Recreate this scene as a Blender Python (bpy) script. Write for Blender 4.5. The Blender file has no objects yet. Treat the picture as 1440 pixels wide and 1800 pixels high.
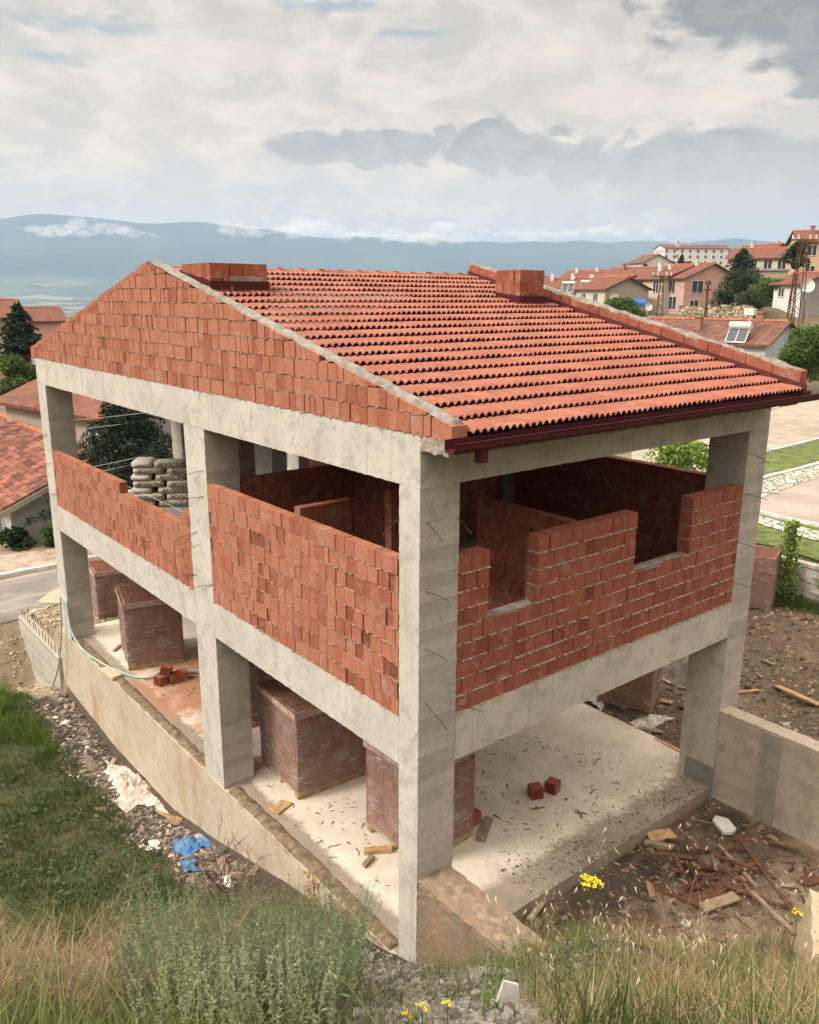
import bpy, bmesh, math, random
import numpy as np
from mathutils import Vector, Matrix
random.seed(7); RS = np.random.RandomState(11)
S = bpy.context.scene
COL = S.collection
rad = math.radians
# ------------------------------------------------------------------ camera
CAMP = np.array([-5.081, -6.125, 4.434]); FPX = 1462.9
def _rot(yaw, pitch, roll):
    f = np.array([math.sin(yaw)*math.cos(pitch), math.cos(yaw)*math.cos(pitch), math.sin(pitch)])
    r = np.array([math.cos(yaw), -math.sin(yaw), 0.0]); u = np.cross(r, f)
    c, s = math.cos(roll), math.sin(roll)
    return np.array([c*r+s*u, -s*r+c*u, f])
CR = _rot(rad(38.940), rad(-14.516), rad(0.275))
cd = bpy.data.cameras.new('camera'); cam = bpy.data.objects.new('camera', cd); COL.objects.link(cam)
M = Matrix([[CR[0][i], CR[1][i], -CR[2][i], CAMP[i]] for i in range(3)] + [[0, 0, 0, 1]])
cam.matrix_world = M
cd.sensor_fit = 'VERTICAL'; cd.sensor_height = 24.0; cd.lens = 24.0*FPX/1800.0
cd.clip_start = 0.1; cd.clip_end = 60000
S.camera = cam
def ray(u, v): return np.array([(u-720)/FPX, -(v-900)/FPX, 1.0]) @ CR
def onp(u, v, ax, val):            # where a sight line meets the plane axis = val
    d = ray(u, v); return CAMP + d*((val-CAMP[ax])/d[ax])
def at(u, v, dist):                # point on a sight line at a horizontal distance
    d = ray(u, v); return CAMP + d*(dist/math.hypot(d[0], d[1]))
# ------------------------------------------------------------------ render look
S.view_settings.view_transform = 'Standard'; S.view_settings.look = 'None'
S.view_settings.gamma = 1; S.view_settings.exposure = 1.08
S.cycles.diffuse_bounces = 2; S.cycles.volume_bounces = 2; S.cycles.max_bounces = 8; S.cycles.transparent_max_bounces = 12
# ------------------------------------------------------------------ world
SUN_EL, SUN_AZ = rad(42), rad(-72)          # azimuth from +y towards +x
W = bpy.data.worlds.new('World'); S.world = W; W.use_nodes = True
wn, wl = W.node_tree.nodes, W.node_tree.links
wn.clear()
class NT:
    """small node helper"""
    def __init__(s, tree): s.t = tree; s.n = tree.nodes; s.l = tree.links
    def new(s, kind, ins=None, **kw):
        n = s.n.new(kind)
        for k, v in kw.items(): setattr(n, k, v)
        for k, v in (ins or {}).items(): s.set(n.inputs[k], v)
        return n
    def set(s, inp, v):
        if isinstance(v, bpy.types.NodeSocket): s.l.new(v, inp)
        else:
            if hasattr(inp, 'default_value'):
                if isinstance(v, (tuple, list)) and len(v) == 3 and inp.type == 'RGBA': v = (*v, 1)
                inp.default_value = v
    def m(s, op, a, b=0.0, c=0.0, clamp=False):
        n = s.n.new('ShaderNodeMath'); n.operation = op; n.use_clamp = clamp
        for i, v in enumerate((a, b, c)): s.set(n.inputs[i], v)
        return n.outputs[0]
    def mix(s, f, a, b, blend='MIX'):
        n = s.n.new('ShaderNodeMix'); n.data_type = 'RGBA'; n.blend_type = blend; n.clamp_factor = True
        s.set(n.inputs[0], f); s.set(n.inputs[6], a); s.set(n.inputs[7], b); return n.outputs[2]
    def noise(s, vec, scale, detail=4, rough=.55, dist=0.0, out=0):
        n = s.n.new('ShaderNodeTexNoise'); n.inputs['Scale'].default_value = scale
        n.inputs['Detail'].default_value = detail; n.inputs['Roughness'].default_value = rough
        n.inputs['Distortion'].default_value = dist
        if vec is not None: s.l.new(vec, n.inputs['Vector'])
        return n.outputs[out]
    def ss(s, v, lo, hi, a=0.0, b=1.0):
        n = s.n.new('ShaderNodeMapRange'); n.interpolation_type = 'SMOOTHSTEP'
        for i, q in enumerate((v, lo, hi, a, b)): s.set(n.inputs[i], q)
        return n.outputs[0]
    def xyz(s, x, y, z):
        n = s.n.new('ShaderNodeCombineXYZ')
        for i, q in enumerate((x, y, z)): s.set(n.inputs[i], q)
        return n.outputs[0]
    def scale(s, vec, sc, loc=(0, 0, 0)):
        n = s.n.new('ShaderNodeMapping'); s.l.new(vec, n.inputs[0]); n.inputs['Scale'].default_value = sc
        n.inputs['Location'].default_value = loc; return n.outputs[0]
def build_world():
    T = NT(W.node_tree)
    sky = T.new('ShaderNodeTexSky', sky_type='NISHITA', sun_disc=False, sun_elevation=SUN_EL, sun_rotation=SUN_AZ)
    tc = T.new('ShaderNodeTexCoord').outputs['Generated']
    sp = T.new('ShaderNodeSeparateXYZ', {0: tc})
    X, Y, Z = sp.outputs
    az = T.m('MULTIPLY', T.m('ARCTAN2', X, Y), 57.2958)          # degrees
    el = T.m('MULTIPLY', T.m('ARCSINE', Z), 57.2958)
    # angular cloud coordinates, stretched along the horizon
    v1 = T.xyz(T.m('MULTIPLY', az, .072), T.m('MULTIPLY', el, .118), 3.1)
    warp = T.noise(v1, 1.6, 4, .5, out=1)
    wv = T.new('ShaderNodeVectorMath', {0: warp, 1: (-.5, -.5, -.5)}, operation='ADD').outputs[0]
    wv = T.new('ShaderNodeVectorMath', {0: wv, 3: .5}, operation='SCALE').outputs[0]
    v2 = T.new('ShaderNodeVectorMath', {0: v1, 1: wv}, operation='ADD').outputs[0]
    v3 = T.new('ShaderNodeVectorMath', {0: v2, 1: (-.035, .06, 0)}, operation='ADD').outputs[0]
    mid = T.noise(v2, 3.2, 9, .58); fine = T.noise(v2, 8, 7, .6)
    bill = T.new('ShaderNodeTexVoronoi', {'Vector': v2, 'Scale': 6.5, 'Smoothness': .5}, feature='SMOOTH_F1').outputs['Distance']
    relief = T.m('ADD', T.m('SUBTRACT', T.noise(v2, 4.2, 7, .6), T.noise(v3, 4.2, 7, .6)), T.m('MULTIPLY', T.m('SUBTRACT', fine, T.noise(v3, 8, 7, .6)), .5))
    relief = T.ss(relief, -.16, .16)
    blue = T.mix(.55, T.mix(1.0, sky.outputs[0], (.95, 1.0, 1.05), 'MULTIPLY'), (3.3, 4.3, 5.0))
    cream = T.mix(T.ss(mid, .38, .62), (5.0, 4.93, 4.88), (6.9, 6.6, 6.2))
    cream = T.mix(T.ss(el, 10, 3), cream, T.mix(T.ss(az, 40, 60), (5.5, 5.45, 5.45), (4.4, 4.45, 4.6)))
    def blob(ca, ce, ra, re):
        a = T.m('DIVIDE', T.m('SUBTRACT', az, ca), ra); e = T.m('DIVIDE', T.m('SUBTRACT', el, ce), re)
        return T.m('SQRT', T.m('ADD', T.m('MULTIPLY', a, a), T.m('MULTIPLY', e, e)))
    ed = T.m('SUBTRACT', T.m('ADD', T.m('ADD', T.m('MULTIPLY', mid, .55), T.m('MULTIPLY', fine, .30)), T.m('MULTIPLY', bill, .35)), .52)
    def cloud(ca, ce, ra, re, k=1.5, lo=1.03, hi=.80):
        return T.ss(T.m('ADD', blob(ca, ce, ra, re), T.m('MULTIPLY', ed, k)), lo, hi)
    mx = lambda *q: q[0] if len(q) == 1 else T.m('MAXIMUM', q[0], mx(*q[1:]))
    gap = mx(cloud(20, 14.9, 6.5, .8, 2.4, 1.15, .25), cloud(34.5, 16.7, 5.5, .55, 2.4, 1.1, .25), cloud(38.5, 15.4, 4, .45, 2.4, 1.1, .25), cloud(17.5, 13.1, 4, .6, 2.6, 1.1, .2))
    c = T.mix(T.m('MULTIPLY', gap, .8), cream, blue)
    c = T.mix(T.m('MULTIPLY', T.m('SUBTRACT', 1.0, relief), .26), c, (3.6, 3.6, 3.62))
    d1 = mx(cloud(60.5, 16.9, 10, 4.0, 1.7, 1.03, .70), cloud(65, 13.6, 7.5, 3.6, 1.7, 1.03, .70))
    rim = mx(cloud(50.5, 11.6, 6, 1.3, 2.0, 1.1, .5), cloud(57, 11.4, 5, 1.2, 2.0, 1.1, .5), cloud(48, 14.2, 5, 1.2, 2.4, 1.1, .4), cloud(28, 14.0, 9, 1.6, 2.4, 1.1, .3))
    c = T.mix(T.m('MULTIPLY', rim, .6), c, (7.2, 6.6, 5.8))
    gA = T.mix(relief, (1.75, 1.72, 1.75), (2.5, 2.45, 2.42)); c = T.mix(T.m('MULTIPLY', d1, .97), c, gA)
    d2 = mx(cloud(36, 9.0, 9, 1.25, 1.9), cloud(44.5, 9.3, 6.5, 2.0, 1.8), cloud(56, 8.0, 11, 2.2, 1.6), cloud(62, 6.6, 11, 3.4, 1.2))
    gB = T.mix(T.ss(el, 5.5, 10.5), (4.0, 3.95, 3.95), (2.45, 2.42, 2.48)); gB = T.mix(T.m('MULTIPLY', relief, .38), gB, (5.2, 5.1, 5.0))
    c = T.mix(T.m('MULTIPLY', d2, .95), c, gB)
    d3 = mx(cloud(30.5, 5.6, 4.2, .9, 2.2), cloud(40, 5.2, 8.5, 1.2, 2.0), cloud(52, 4.6, 7, .8, 2.2), cloud(15, 7.2, 3.2, 1.5, 2.0), cloud(19, 5.6, 4, .5, 2.6))
    c = T.mix(T.m('MULTIPLY', d3, .85), c, T.mix(relief, (4.7, 4.65, 4.65), (6.6, 6.25, 5.85)))
    hz = T.m('MULTIPLY', T.ss(el, 3.9, 3.2), T.ss(az, 33, 40))
    c = T.mix(T.m('MULTIPLY', hz, .85), c, (2.5, 2.9, 3.2))
    c = T.mix(T.ss(el, .5, -1.5), c, (2.0, 2.1, 2.1))
    # sky colour lifted and warmed to offset the haze in front of it
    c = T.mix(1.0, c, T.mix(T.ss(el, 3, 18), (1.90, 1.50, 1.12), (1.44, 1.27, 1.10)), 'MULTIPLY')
    # sky brightened round the veiled sun and, unseen, everywhere overhead, as added fill
    dt = T.new('ShaderNodeVectorMath', {0: tc, 1: (math.sin(SUN_AZ)*math.cos(SUN_EL), math.cos(SUN_AZ)*math.cos(SUN_EL), math.sin(SUN_EL))}, operation='DOT_PRODUCT').outputs['Value']
    glow = T.m('ADD', .66, T.m('ADD', T.m('MULTIPLY', T.ss(dt, .30, .95, 0, 1.7), T.ss(el, 8, 34)), T.ss(el, 20, 45, 0, 1.1)))
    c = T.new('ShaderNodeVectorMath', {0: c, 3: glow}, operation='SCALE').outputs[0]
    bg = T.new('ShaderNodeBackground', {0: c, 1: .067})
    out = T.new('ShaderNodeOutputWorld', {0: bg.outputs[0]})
build_world()
# ------------------------------------------------------------------ sun behind thin cloud
sd = bpy.data.lights.new('sun', 'SUN'); sd.energy = 1.35; sd.angle = rad(14); sd.color = (1.0, .94, .86)
sun = bpy.data.objects.new('sun', sd); COL.objects.link(sun)
sdir = Vector((math.sin(SUN_AZ)*math.cos(SUN_EL), math.cos(SUN_AZ)*math.cos(SUN_EL), math.sin(SUN_EL)))
sun.rotation_euler = sdir.to_track_quat('Z', 'Y').to_euler(); sun.location = (0, 0, 60)
# ------------------------------------------------------------------ object helpers
def tag(o, label=None, cat=None, group=None, kind=None):
    if label: o['label'] = label
    if cat: o['category'] = cat
    if group: o['group'] = group
    if kind: o['kind'] = kind
    return o
def thing(name, label, cat, loc=(0, 0, 0), rz=0.0, group=None):
    o = bpy.data.objects.new(name, None); COL.objects.link(o); o.empty_display_size = .1
    o.location = loc; o.rotation_euler = (0, 0, rz)
    return tag(o, label, cat, group)
def mesh_np(name, V, F, mats, parent=None, smooth=False, mi=None):
    """V (n,3); F (m,k) array or list of such arrays"""
    Fs = F if isinstance(F, list) else [F]
    Fs = [np.asarray(f, np.int32) for f in Fs if len(f)]
    me = bpy.data.meshes.new(name)
    nl = sum(f.size for f in Fs); npoly = sum(len(f) for f in Fs)
    me.vertices.add(len(V)); me.vertices.foreach_set('co', np.asarray(V, np.float32).ravel())
    me.loops.add(nl); me.loops.foreach_set('vertex_index', np.concatenate([f.ravel() for f in Fs]))
    tot = np.concatenate([np.full(len(f), f.shape[1], np.int32) for f in Fs])
    st = np.concatenate([[0], np.cumsum(tot)[:-1]]).astype(np.int32)
    me.polygons.add(npoly); me.polygons.foreach_set('loop_start', st); me.polygons.foreach_set('loop_total', tot)
    if mi is not None: me.polygons.foreach_set('material_index', np.asarray(mi, np.int32))
    me.polygons.foreach_set('use_smooth', np.full(npoly, bool(smooth)))
    me.update(calc_edges=True); me.validate()
    for m_ in (mats if isinstance(mats, (list, tuple)) else [mats]): me.materials.append(m_)
    o = bpy.data.objects.new(name, me); COL.objects.link(o)
    if parent is not None: o.parent = parent
    return o
class MB:
    def __init__(s): s.v = []; s.f = []; s.m = []
    def add(s, vs, fs, mi=0):
        b = len(s.v); s.v += [tuple(map(float, q)) for q in vs]; s.f += [[i+b for i in f] for f in fs]; s.m += [mi]*len(fs); return s
    def hexa(s, p, mi=0):       # 8 points: bottom 4 ccw, top 4 ccw
        return s.add(p, [[3, 2, 1, 0], [4, 5, 6, 7], [0, 1, 5, 4], [1, 2, 6, 5], [2, 3, 7, 6], [3, 0, 4, 7]], mi)
    def box(s, x0, x1, y0, y1, z0, z1, mi=0):
        return s.hexa([(x0, y0, z0), (x1, y0, z0), (x1, y1, z0), (x0, y1, z0), (x0, y0, z1), (x1, y0, z1), (x1, y1, z1), (x0, y1, z1)], mi)
    def obox(s, c, size, rot=(0, 0, 0), mi=0):
        from mathutils import Euler
        R = Euler(rot).to_matrix(); a, b, d = size[0]/2, size[1]/2, size[2]/2
        P = [Vector(q) for q in [(-a, -b, -d), (a, -b, -d), (a, b, -d), (-a, b, -d), (-a, -b, d), (a, -b, d), (a, b, d), (-a, b, d)]]
        return s.hexa([R @ q+Vector(c) for q in P], mi)
    def tube(s, pts, r, n=6, mi=0, r1=None, cap=True):
        pts = [Vector(p) for p in pts]; N = len(pts); b = []
        for i, p in enumerate(pts):
            t = (pts[min(i+1, N-1)]-pts[max(i-1, 0)]).normalized()
            a = t.orthogonal().normalized() if abs(t.z) > .95 else t.cross(Vector((0, 0, 1))).normalized()
            c = t.cross(a); rr = r if r1 is None else r+(r1-r)*i/(N-1)
            b += [p+(a*math.cos(2*math.pi*k/n)+c*math.sin(2*math.pi*k/n))*rr for k in range(n)]
        fs = [[i*n+k, i*n+(k+1) % n, (i+1)*n+(k+1) % n, (i+1)*n+k] for i in range(N-1) for k in range(n)]
        if cap: fs += [list(range(n))[::-1], [(N-1)*n+k for k in range(n)]]
        return s.add(b, fs, mi)
    def build(s, name, mats, parent=None, smooth=False):
        me = bpy.data.meshes.new(name); me.from_pydata(s.v, [], s.f)
        for m_ in (mats if isinstance(mats, (list, tuple)) else [mats]): me.materials.append(m_)
        me.polygons.foreach_set('material_index', s.m)
        me.polygons.foreach_set('use_smooth', [bool(smooth)]*len(s.f))
        me.update(); o = bpy.data.objects.new(name, me); COL.objects.link(o)
        if parent is not None: o.parent = parent
        return o
def vn(x, y, z=0.0, seed=0):
    """cheap smooth value noise, vectorised, about -1..1"""
    x = np.asarray(x, float); y = np.asarray(y, float)
    def h(i, j):
        n = (i.astype(np.int64)*374761393+j.astype(np.int64)*668265263+seed*1442695041) & 0x7fffffff
        n = ((n ^ (n >> 13))*1274126177) & 0x7fffffff
        return (n & 0xffff)/32767.5-1
    i, j = np.floor(x), np.floor(y); u, v = x-i, y-j
    u = u*u*(3-2*u); v = v*v*(3-2*v)
    return (h(i, j)*(1-u)+h(i+1, j)*u)*(1-v)+(h(i, j+1)*(1-u)+h(i+1, j+1)*u)*v
def fbm(x, y, o=4, seed=0):
    t = 0; a = 1; s = 0
    for k in range(o): t = t+a*vn(x*2**k, y*2**k, seed=seed+k); s += a; a *= .5
    return t/s
def rough_box(x0, x1, y0, y1, z0, z1, step=.12, jit=.004, seed=0):
    """box subdivided with jittered vertices (hand-cast concrete); returns V, F"""
    V = []; F = []
    def face(o, a, b, na, nb):
        base = len(V); o, a, b = map(np.array, (o, a, b))
        for i in range(na+1):
            for j in range(nb+1): V.append(o+a*i/na+b*j/nb)
        for i in range(na):
            for j in range(nb): F.append([base+i*(nb+1)+j, base+(i+1)*(nb+1)+j, base+(i+1)*(nb+1)+j+1, base+i*(nb+1)+j+1])
    dx, dy, dz = x1-x0, y1-y0, z1-z0
    nx, ny, nz = [max(1, int(q/step)) for q in (dx, dy, dz)]
    face((x0, y0, z0), (dx, 0, 0), (0, 0, dz), nx, nz); face((x1, y1, z0), (-dx, 0, 0), (0, 0, dz), nx, nz)
    face((x0, y1, z0), (0, -dy, 0), (0, 0, dz), ny, nz); face((x1, y0, z0), (0, dy, 0), (0, 0, dz), ny, nz)
    face((x0, y0, z1), (dx, 0, 0), (0, dy, 0), nx, ny); face((x0, y1, z0), (dx, 0, 0), (0, -dy, 0), nx, ny)
    V = np.array(V)
    k = np.round(V*1000).astype(np.int64)
    def hsh(q): 
        n = (k[:, 0]*73856093 ^ k[:, 1]*19349663 ^ k[:, 2]*83492791 ^ (q+seed)*2654435) & 0xffffff
        n = (n*1103515245+12345) & 0xffffff
        return n/float(0xffffff)-.5
    ne = ((np.abs(V-[x0, y0, z0]) < 1e-6) | (np.abs(V-[x1, y1, z1]) < 1e-6)).sum(1)     # 2+ = on an edge
    a = np.where(ne >= 2, jit*2.2, jit*.6)
    V = V+np.stack([hsh(1)*a, hsh(2)*a, hsh(3)*a], 1)
    return V, np.array(F)
def rough_part(name, bx, mat, parent, **kw):
    V, F = rough_box(*bx, **kw)
    k = np.round(V, 5); _, idx, inv = np.unique(k, axis=0, return_index=True, return_inverse=True)
    return mesh_np(name, V[idx], inv.reshape(-1)[F], mat, parent)
# ------------------------------------------------------------------ materials
def newmat(name):
    m_ = bpy.data.materials.new(name); m_.use_nodes = True
    T = NT(m_.node_tree); b = T.n['Principled BSDF']; b.inputs['Specular IOR Level'].default_value = .25
    b.inputs['Roughness'].default_value = .85
    return m_, T, b
def obco(T): return T.new('ShaderNodeTexCoord').outputs['Object']
def bump(T, b, h, strength=.4, dist=.01):
    n = T.new('ShaderNodeBump', {'Height': h, 'Strength': strength, 'Distance': dist}); T.l.new(n.outputs[0], b.inputs['Normal'])
def rnd(T): return T.new('ShaderNodeNewGeometry').outputs['Random Per Island']
def m_plain(name, col, rough=.8, var=.15, scale=6, metal=0.0, island=0.0, bmp=0.0, spec=.25):
    m_, T, b = newmat(name); co = obco(T); n = T.noise(co, scale, 5, .6)
    k = T.ss(n, .3, .7, 1-var, 1+var)
    if island: k = T.m('MULTIPLY', k, T.ss(rnd(T), 0, 1, 1-island, 1+island))
    c = T.new('ShaderNodeVectorMath', {0: col, 3: k}, operation='SCALE').outputs[0]
    T.set(b.inputs['Base Color'], c); b.inputs['Roughness'].default_value = rough; b.inputs['Metallic'].default_value = metal
    b.inputs['Specular IOR Level'].default_value = spec
    if bmp: bump(T, b, T.noise(co, scale*6, 4, .6), bmp, .01)
    return m_
def m_brick(name, c1, c2, c3):
    m_, T, b = newmat(name); co = obco(T); r = rnd(T)
    c = T.mix(T.ss(r, 0, .75), c1, c2); c = T.mix(T.ss(T.m('FRACT', T.m('MULTIPLY', r, 37.0)), .72, 1.0), c, c3)
    streak = T.noise(T.scale(co, (9, 9, 90)), 1.0, 4, .6)
    c = T.mix(T.ss(streak, .48, .70, 0, .45), c, T.mix(1, c, (.72, .66, .62), 'MULTIPLY'))
    blot = T.noise(co, 7, 5, .65)
    c = T.mix(T.ss(blot, .50, .74, 0, .6), c, (.47, .26, .18)); c = T.mix(T.ss(T.noise(co, 16, 5, .7), .50, .70, 0, .6), c, (.24, .08, .05))
    grey = T.noise(co, 2.6, 6, .7)
    c = T.mix(T.ss(grey, .56, .70, 0, .6), c, (.36, .28, .22))
    T.set(b.inputs['Base Color'], c); b.inputs['Roughness'].default_value = .9
    bump(T, b, T.m('ADD', T.m('MULTIPLY', streak, .6), T.noise(co, 60, 3)), .35, .006)
    return m_
def m_concrete(name, base, board=0.0, panel=1.25, stain=.5, rust=0.0, seed=0.0, dust=None):
    m_, T, b = newmat(name); co = T.scale(obco(T), (1, 1, 1), (seed, seed*.7, seed*.3))
    s = T.new('ShaderNodeSeparateXYZ', {0: co}); X, Y, Z = s.outputs
    n1 = T.noise(co, 1.3, 6, .62); n2 = T.noise(co, 9, 6, .65); n3 = T.noise(co, 70, 3, .6)
    dark = tuple(q*.62 for q in base); lite = tuple(min(.8, q*1.16) for q in base)
    c = T.mix(T.ss(n1, .35, .68), base, lite)
    c = T.mix(T.ss(n2, .52, .75, 0, stain), c, dark)
    run = T.noise(T.scale(co, (7, 7, .55)), 1.0, 5, .6)                 # run marks down the face
    c = T.mix(T.ss(run, .56, .74, 0, .55*stain), c, tuple(q*v for q, v in zip(base, (.62, .57, .5))))
    if rust:
        rr = T.noise(T.scale(co, (1.1, 1.1, .28), (4, 2, 0)), 1.0, 5, .6)
        c = T.mix(T.ss(rr, .50, .66, 0, rust), c, (.42, .24, .12))
    pores = T.new('ShaderNodeTexVoronoi', {'Vector': co, 'Scale': 26.0}).outputs['Distance']
    pm = T.m('MULTIPLY', T.ss(pores, .14, .06), T.ss(n2, .5, .6))
    c = T.mix(T.m('MULTIPLY', pm, .7), c, tuple(q*.35 for q in base))
    h = T.m('ADD', T.m('MULTIPLY', n2, .5), T.m('MULTIPLY', n3, .25))
    if board:                                                          # horizontal shuttering boards
        zz = T.m('ADD', T.m('MULTIPLY', Z, 1/.145), T.m('MULTIPLY', T.noise(co, .7, 2), .5))
        fr = T.m('FRACT', zz); edge = T.ss(T.m('ABSOLUTE', T.m('SUBTRACT', fr, .5)), .455, .49)
        idx = T.m('FLOOR', zz); wn_ = T.new('ShaderNodeTexWhiteNoise', {'W': idx}, noise_dimensions='1D').outputs['Value']
        c = T.mix(T.m('MULTIPLY', T.ss(wn_, .2, 1.0), .55*board), c, dark)
        grain = T.noise(T.scale(co, (2.2, 2.2, 60)), 1.0, 4, .6)
        c = T.mix(T.ss(grain, .52, .72, 0, .4*board), c, dark)
        fin = T.m('MULTIPLY', edge, T.ss(wn_, .55, .6)); c = T.mix(T.m('MULTIPLY', edge, .35*board), c, dark); c = T.mix(T.m('MULTIPLY', fin, T.ss(n2, .4, .55)), c, lite)
        h = T.m('ADD', h, T.m('ADD', T.m('MULTIPLY', edge, .9), T.m('MULTIPLY', grain, .5)))
    if panel:                                                          # joints between ply sheets
        for A in (X, Y):
            fr = T.m('FRACT', T.m('MULTIPLY', T.m('ADD', A, .37), 1/panel))
            ln = T.m('MULTIPLY', T.ss(T.m('ABSOLUTE', T.m('SUBTRACT', fr, .5)), .4925, .4975), T.ss(n1, .38, .55))
            c = T.mix(T.m('MULTIPLY', ln, .9), c, dark); h = T.m('SUBTRACT', h, T.m('MULTIPLY', ln, .6))
    n4 = T.noise(co, 3.1, 8, .72); c = T.mix(T.ss(n4, .50, .62, 0, .75*stain), c, tuple(q*.72 for q in base)); c = T.mix(T.ss(T.noise(co, 26, 5, .7), .54, .72, 0, .45), c, dark)
    if dust: c = dust(T, c, X, Y, n2, n1)
    T.set(b.inputs['Base Color'], c); b.inputs['Roughness'].default_value = .92; b.inputs['Specular IOR Level'].default_value = .2
    bump(T, b, h, .5, .008)
    return m_
BRICK = m_brick('brick_clay', (.36, .132, .08), (.41, .168, .106), (.30, .098, .06))
BRICKR = m_brick('brick_red_shaded', (.285, .088, .055), (.32, .105, .066), (.24, .07, .044))  # red clay, darkened further to deepen the shade on right face and interior
BRICKD = m_brick('brick_ribbed_dark', (.21, .075, .042), (.26, .09, .05), (.17, .06, .035))
MORTAR = m_plain('mortar', (.40, .36, .30), .95, .3, 20, bmp=.6)
MORTARD = m_plain('mortar_dusty', (.33, .23, .17), .95, .3, 20, bmp=.5)
CONC = m_concrete('concrete_smooth', (.50, .47, .42), 0, 1.25, .85)
CONCB = m_concrete('concrete_board', (.47, .44, .39), .95, 0, .7, seed=3)
CONCW = m_concrete('concrete_stained', (.50, .43, .34), .25, 1.25, .6, .85, seed=9)
CONCR = m_concrete('concrete_brown', (.25, .19, .14), .7, 2.4, .7, .5, seed=5)
CONCG = m_concrete('concrete_grey', (.33, .31, .27), .5, 1.25, .6, .2, seed=7)
CAP = m_plain('mortar_cap', (.25, .232, .20), .95, .3, 9, bmp=.8)
RUST = m_plain('rusty_steel', (.13, .075, .045), .75, .3, 30, metal=.3)
DRED = m_plain('dark_red_metal', (.07, .012, .013), .6, .15, 5, spec=.2)
WOOD = m_plain('sawn_wood', (.42, .27, .13), .8, .25, 12, island=.25)
WOODG = m_plain('weathered_wood', (.26, .20, .14), .85, .25, 12, island=.25)
WOODR = m_plain('red_brown_wood', (.125, .058, .036), .8, .25, 12, island=.3)
def m_rooftile():
    m_, T, b = newmat('roof_tile'); co = obco(T); s = T.new('ShaderNodeSeparateXYZ', {0: co})
    X, Y, Z = s.outputs
    ix = T.m('FLOOR', T.m('MULTIPLY', X, 1/.30)); iy = T.m('FLOOR', T.m('MULTIPLY', T.m('ADD', Y, .45), 1/.3425))
    w = T.new('ShaderNodeTexWhiteNoise', {'Vector': T.xyz(ix, iy, 0)}, noise_dimensions='2D').outputs['Value']
    c = T.mix(w, (.255, .088, .056), (.325, .128, .084)); c = T.mix(T.m('MULTIPLY', T.ss(T.m('FRACT', T.m('MULTIPLY', w, 13.0)), .80, .9), .6), c, (.26, .085, .058))
    n = T.noise(co, 5, 6, .65); c = T.mix(T.ss(n, .5, .75, 0, .4), c, (.46, .235, .16))
    n2 = T.noise(co, 1.1, 4, .6); c = T.mix(T.ss(n2, .5, .72, 0, .35), c, (.36, .10, .06))
    fx = T.m('FRACT', T.m('MULTIPLY', X, 1/.30)); seam = T.ss(T.m('ABSOLUTE', T.m('SUBTRACT', fx, .5)), .47, .49)
    c = T.mix(T.m('MULTIPLY', seam, .4), c, (.22, .07, .045))
    T.set(b.inputs['Base Color'], c); b.inputs['Roughness'].default_value = .75; b.inputs['Specular IOR Level'].default_value = .35
    bump(T, b, T.noise(co, 50, 4), .25, .004)
    return m_
TILE = m_rooftile()
RIDGE = m_plain('ridge_tile_clay', (.42, .14, .08), .8, .2, 8, island=.12)
def m_oldroof(name, c1, c2, c3, tx=.26, ty=.32):
    """old clay-tile roof in the roof's own axes (x across, y up the slope via z)"""
    m_, T, b = newmat(name); co = obco(T); s = T.new('ShaderNodeSeparateXYZ', {0: co}); X, Y, Z = s.outputs
    iy = T.m('FLOOR', T.m('MULTIPLY', X, 1/ty)); ix = T.m('FLOOR', T.m('ADD', T.m('MULTIPLY', Y, 1/tx), T.m('MULTIPLY', iy, .5)))
    w = T.new('ShaderNodeTexWhiteNoise', {'Vector': T.xyz(ix, iy, 0)}, noise_dimensions='2D').outputs['Value']
    c = T.mix(w, c1, c2); c = T.mix(T.ss(T.noise(co, .8, 6, .65), .48, .7, 0, .7), c, c3)
    fy = T.m('FRACT', T.m('MULTIPLY', X, 1/ty)); fx = T.m('FRACT', T.m('ADD', T.m('MULTIPLY', Y, 1/tx), T.m('MULTIPLY', iy, .5)))
    e = T.m('MAXIMUM', T.ss(T.m('ABSOLUTE', T.m('SUBTRACT', fy, .5)), .40, .49), T.m('MULTIPLY', T.ss(T.m('ABSOLUTE', T.m('SUBTRACT', fx, .5)), .42, .5), .7))
    c = T.mix(T.m('MULTIPLY', e, .45), c, tuple(q*.45 for q in c1))
    T.set(b.inputs['Base Color'], c); b.inputs['Roughness'].default_value = .85
    bump(T, b, T.m('SUBTRACT', T.m('MULTIPLY', w, .5), e), .6, .03)
    return m_
OLDROOF = m_oldroof('old_roof_tiles', (.165, .066, .046), (.225, .095, .065), (.105, .068, .054))
OLDROOF2 = m_oldroof('old_roof_tiles_brown', (.135, .062, .047), (.22, .11, .08), (.095, .066, .056), .4, .5)
def m_leaf(name, c1, c2, trans=.25):
    m_, T, b = newmat(name); r = rnd(T); n = T.noise(obco(T), .9, 3)
    c = T.mix(T.m('ADD', T.m('MULTIPLY', r, .6), T.m('MULTIPLY', n, .4), clamp=True), c1, c2)
    T.set(b.inputs['Base Color'], c); b.inputs['Roughness'].default_value = .7
    tr = T.new('ShaderNodeBsdfTranslucent', {0: c}); mx = T.new('ShaderNodeMixShader', {0: trans, 1: b.outputs[0], 2: tr.outputs[0]})
    T.l.new(mx.outputs[0], T.n['Material Output'].inputs[0]); return m_
LEAF = m_leaf('leaf_green', (.05, .10, .022), (.12, .19, .05))
LEAFD = m_leaf('leaf_dark', (.022, .045, .02), (.05, .085, .035))
LEAFP = m_leaf('leaf_pine', (.014, .028, .018), (.035, .058, .032), .1)
LEAFY = m_leaf('leaf_fresh', (.13, .24, .04), (.26, .36, .09))
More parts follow.
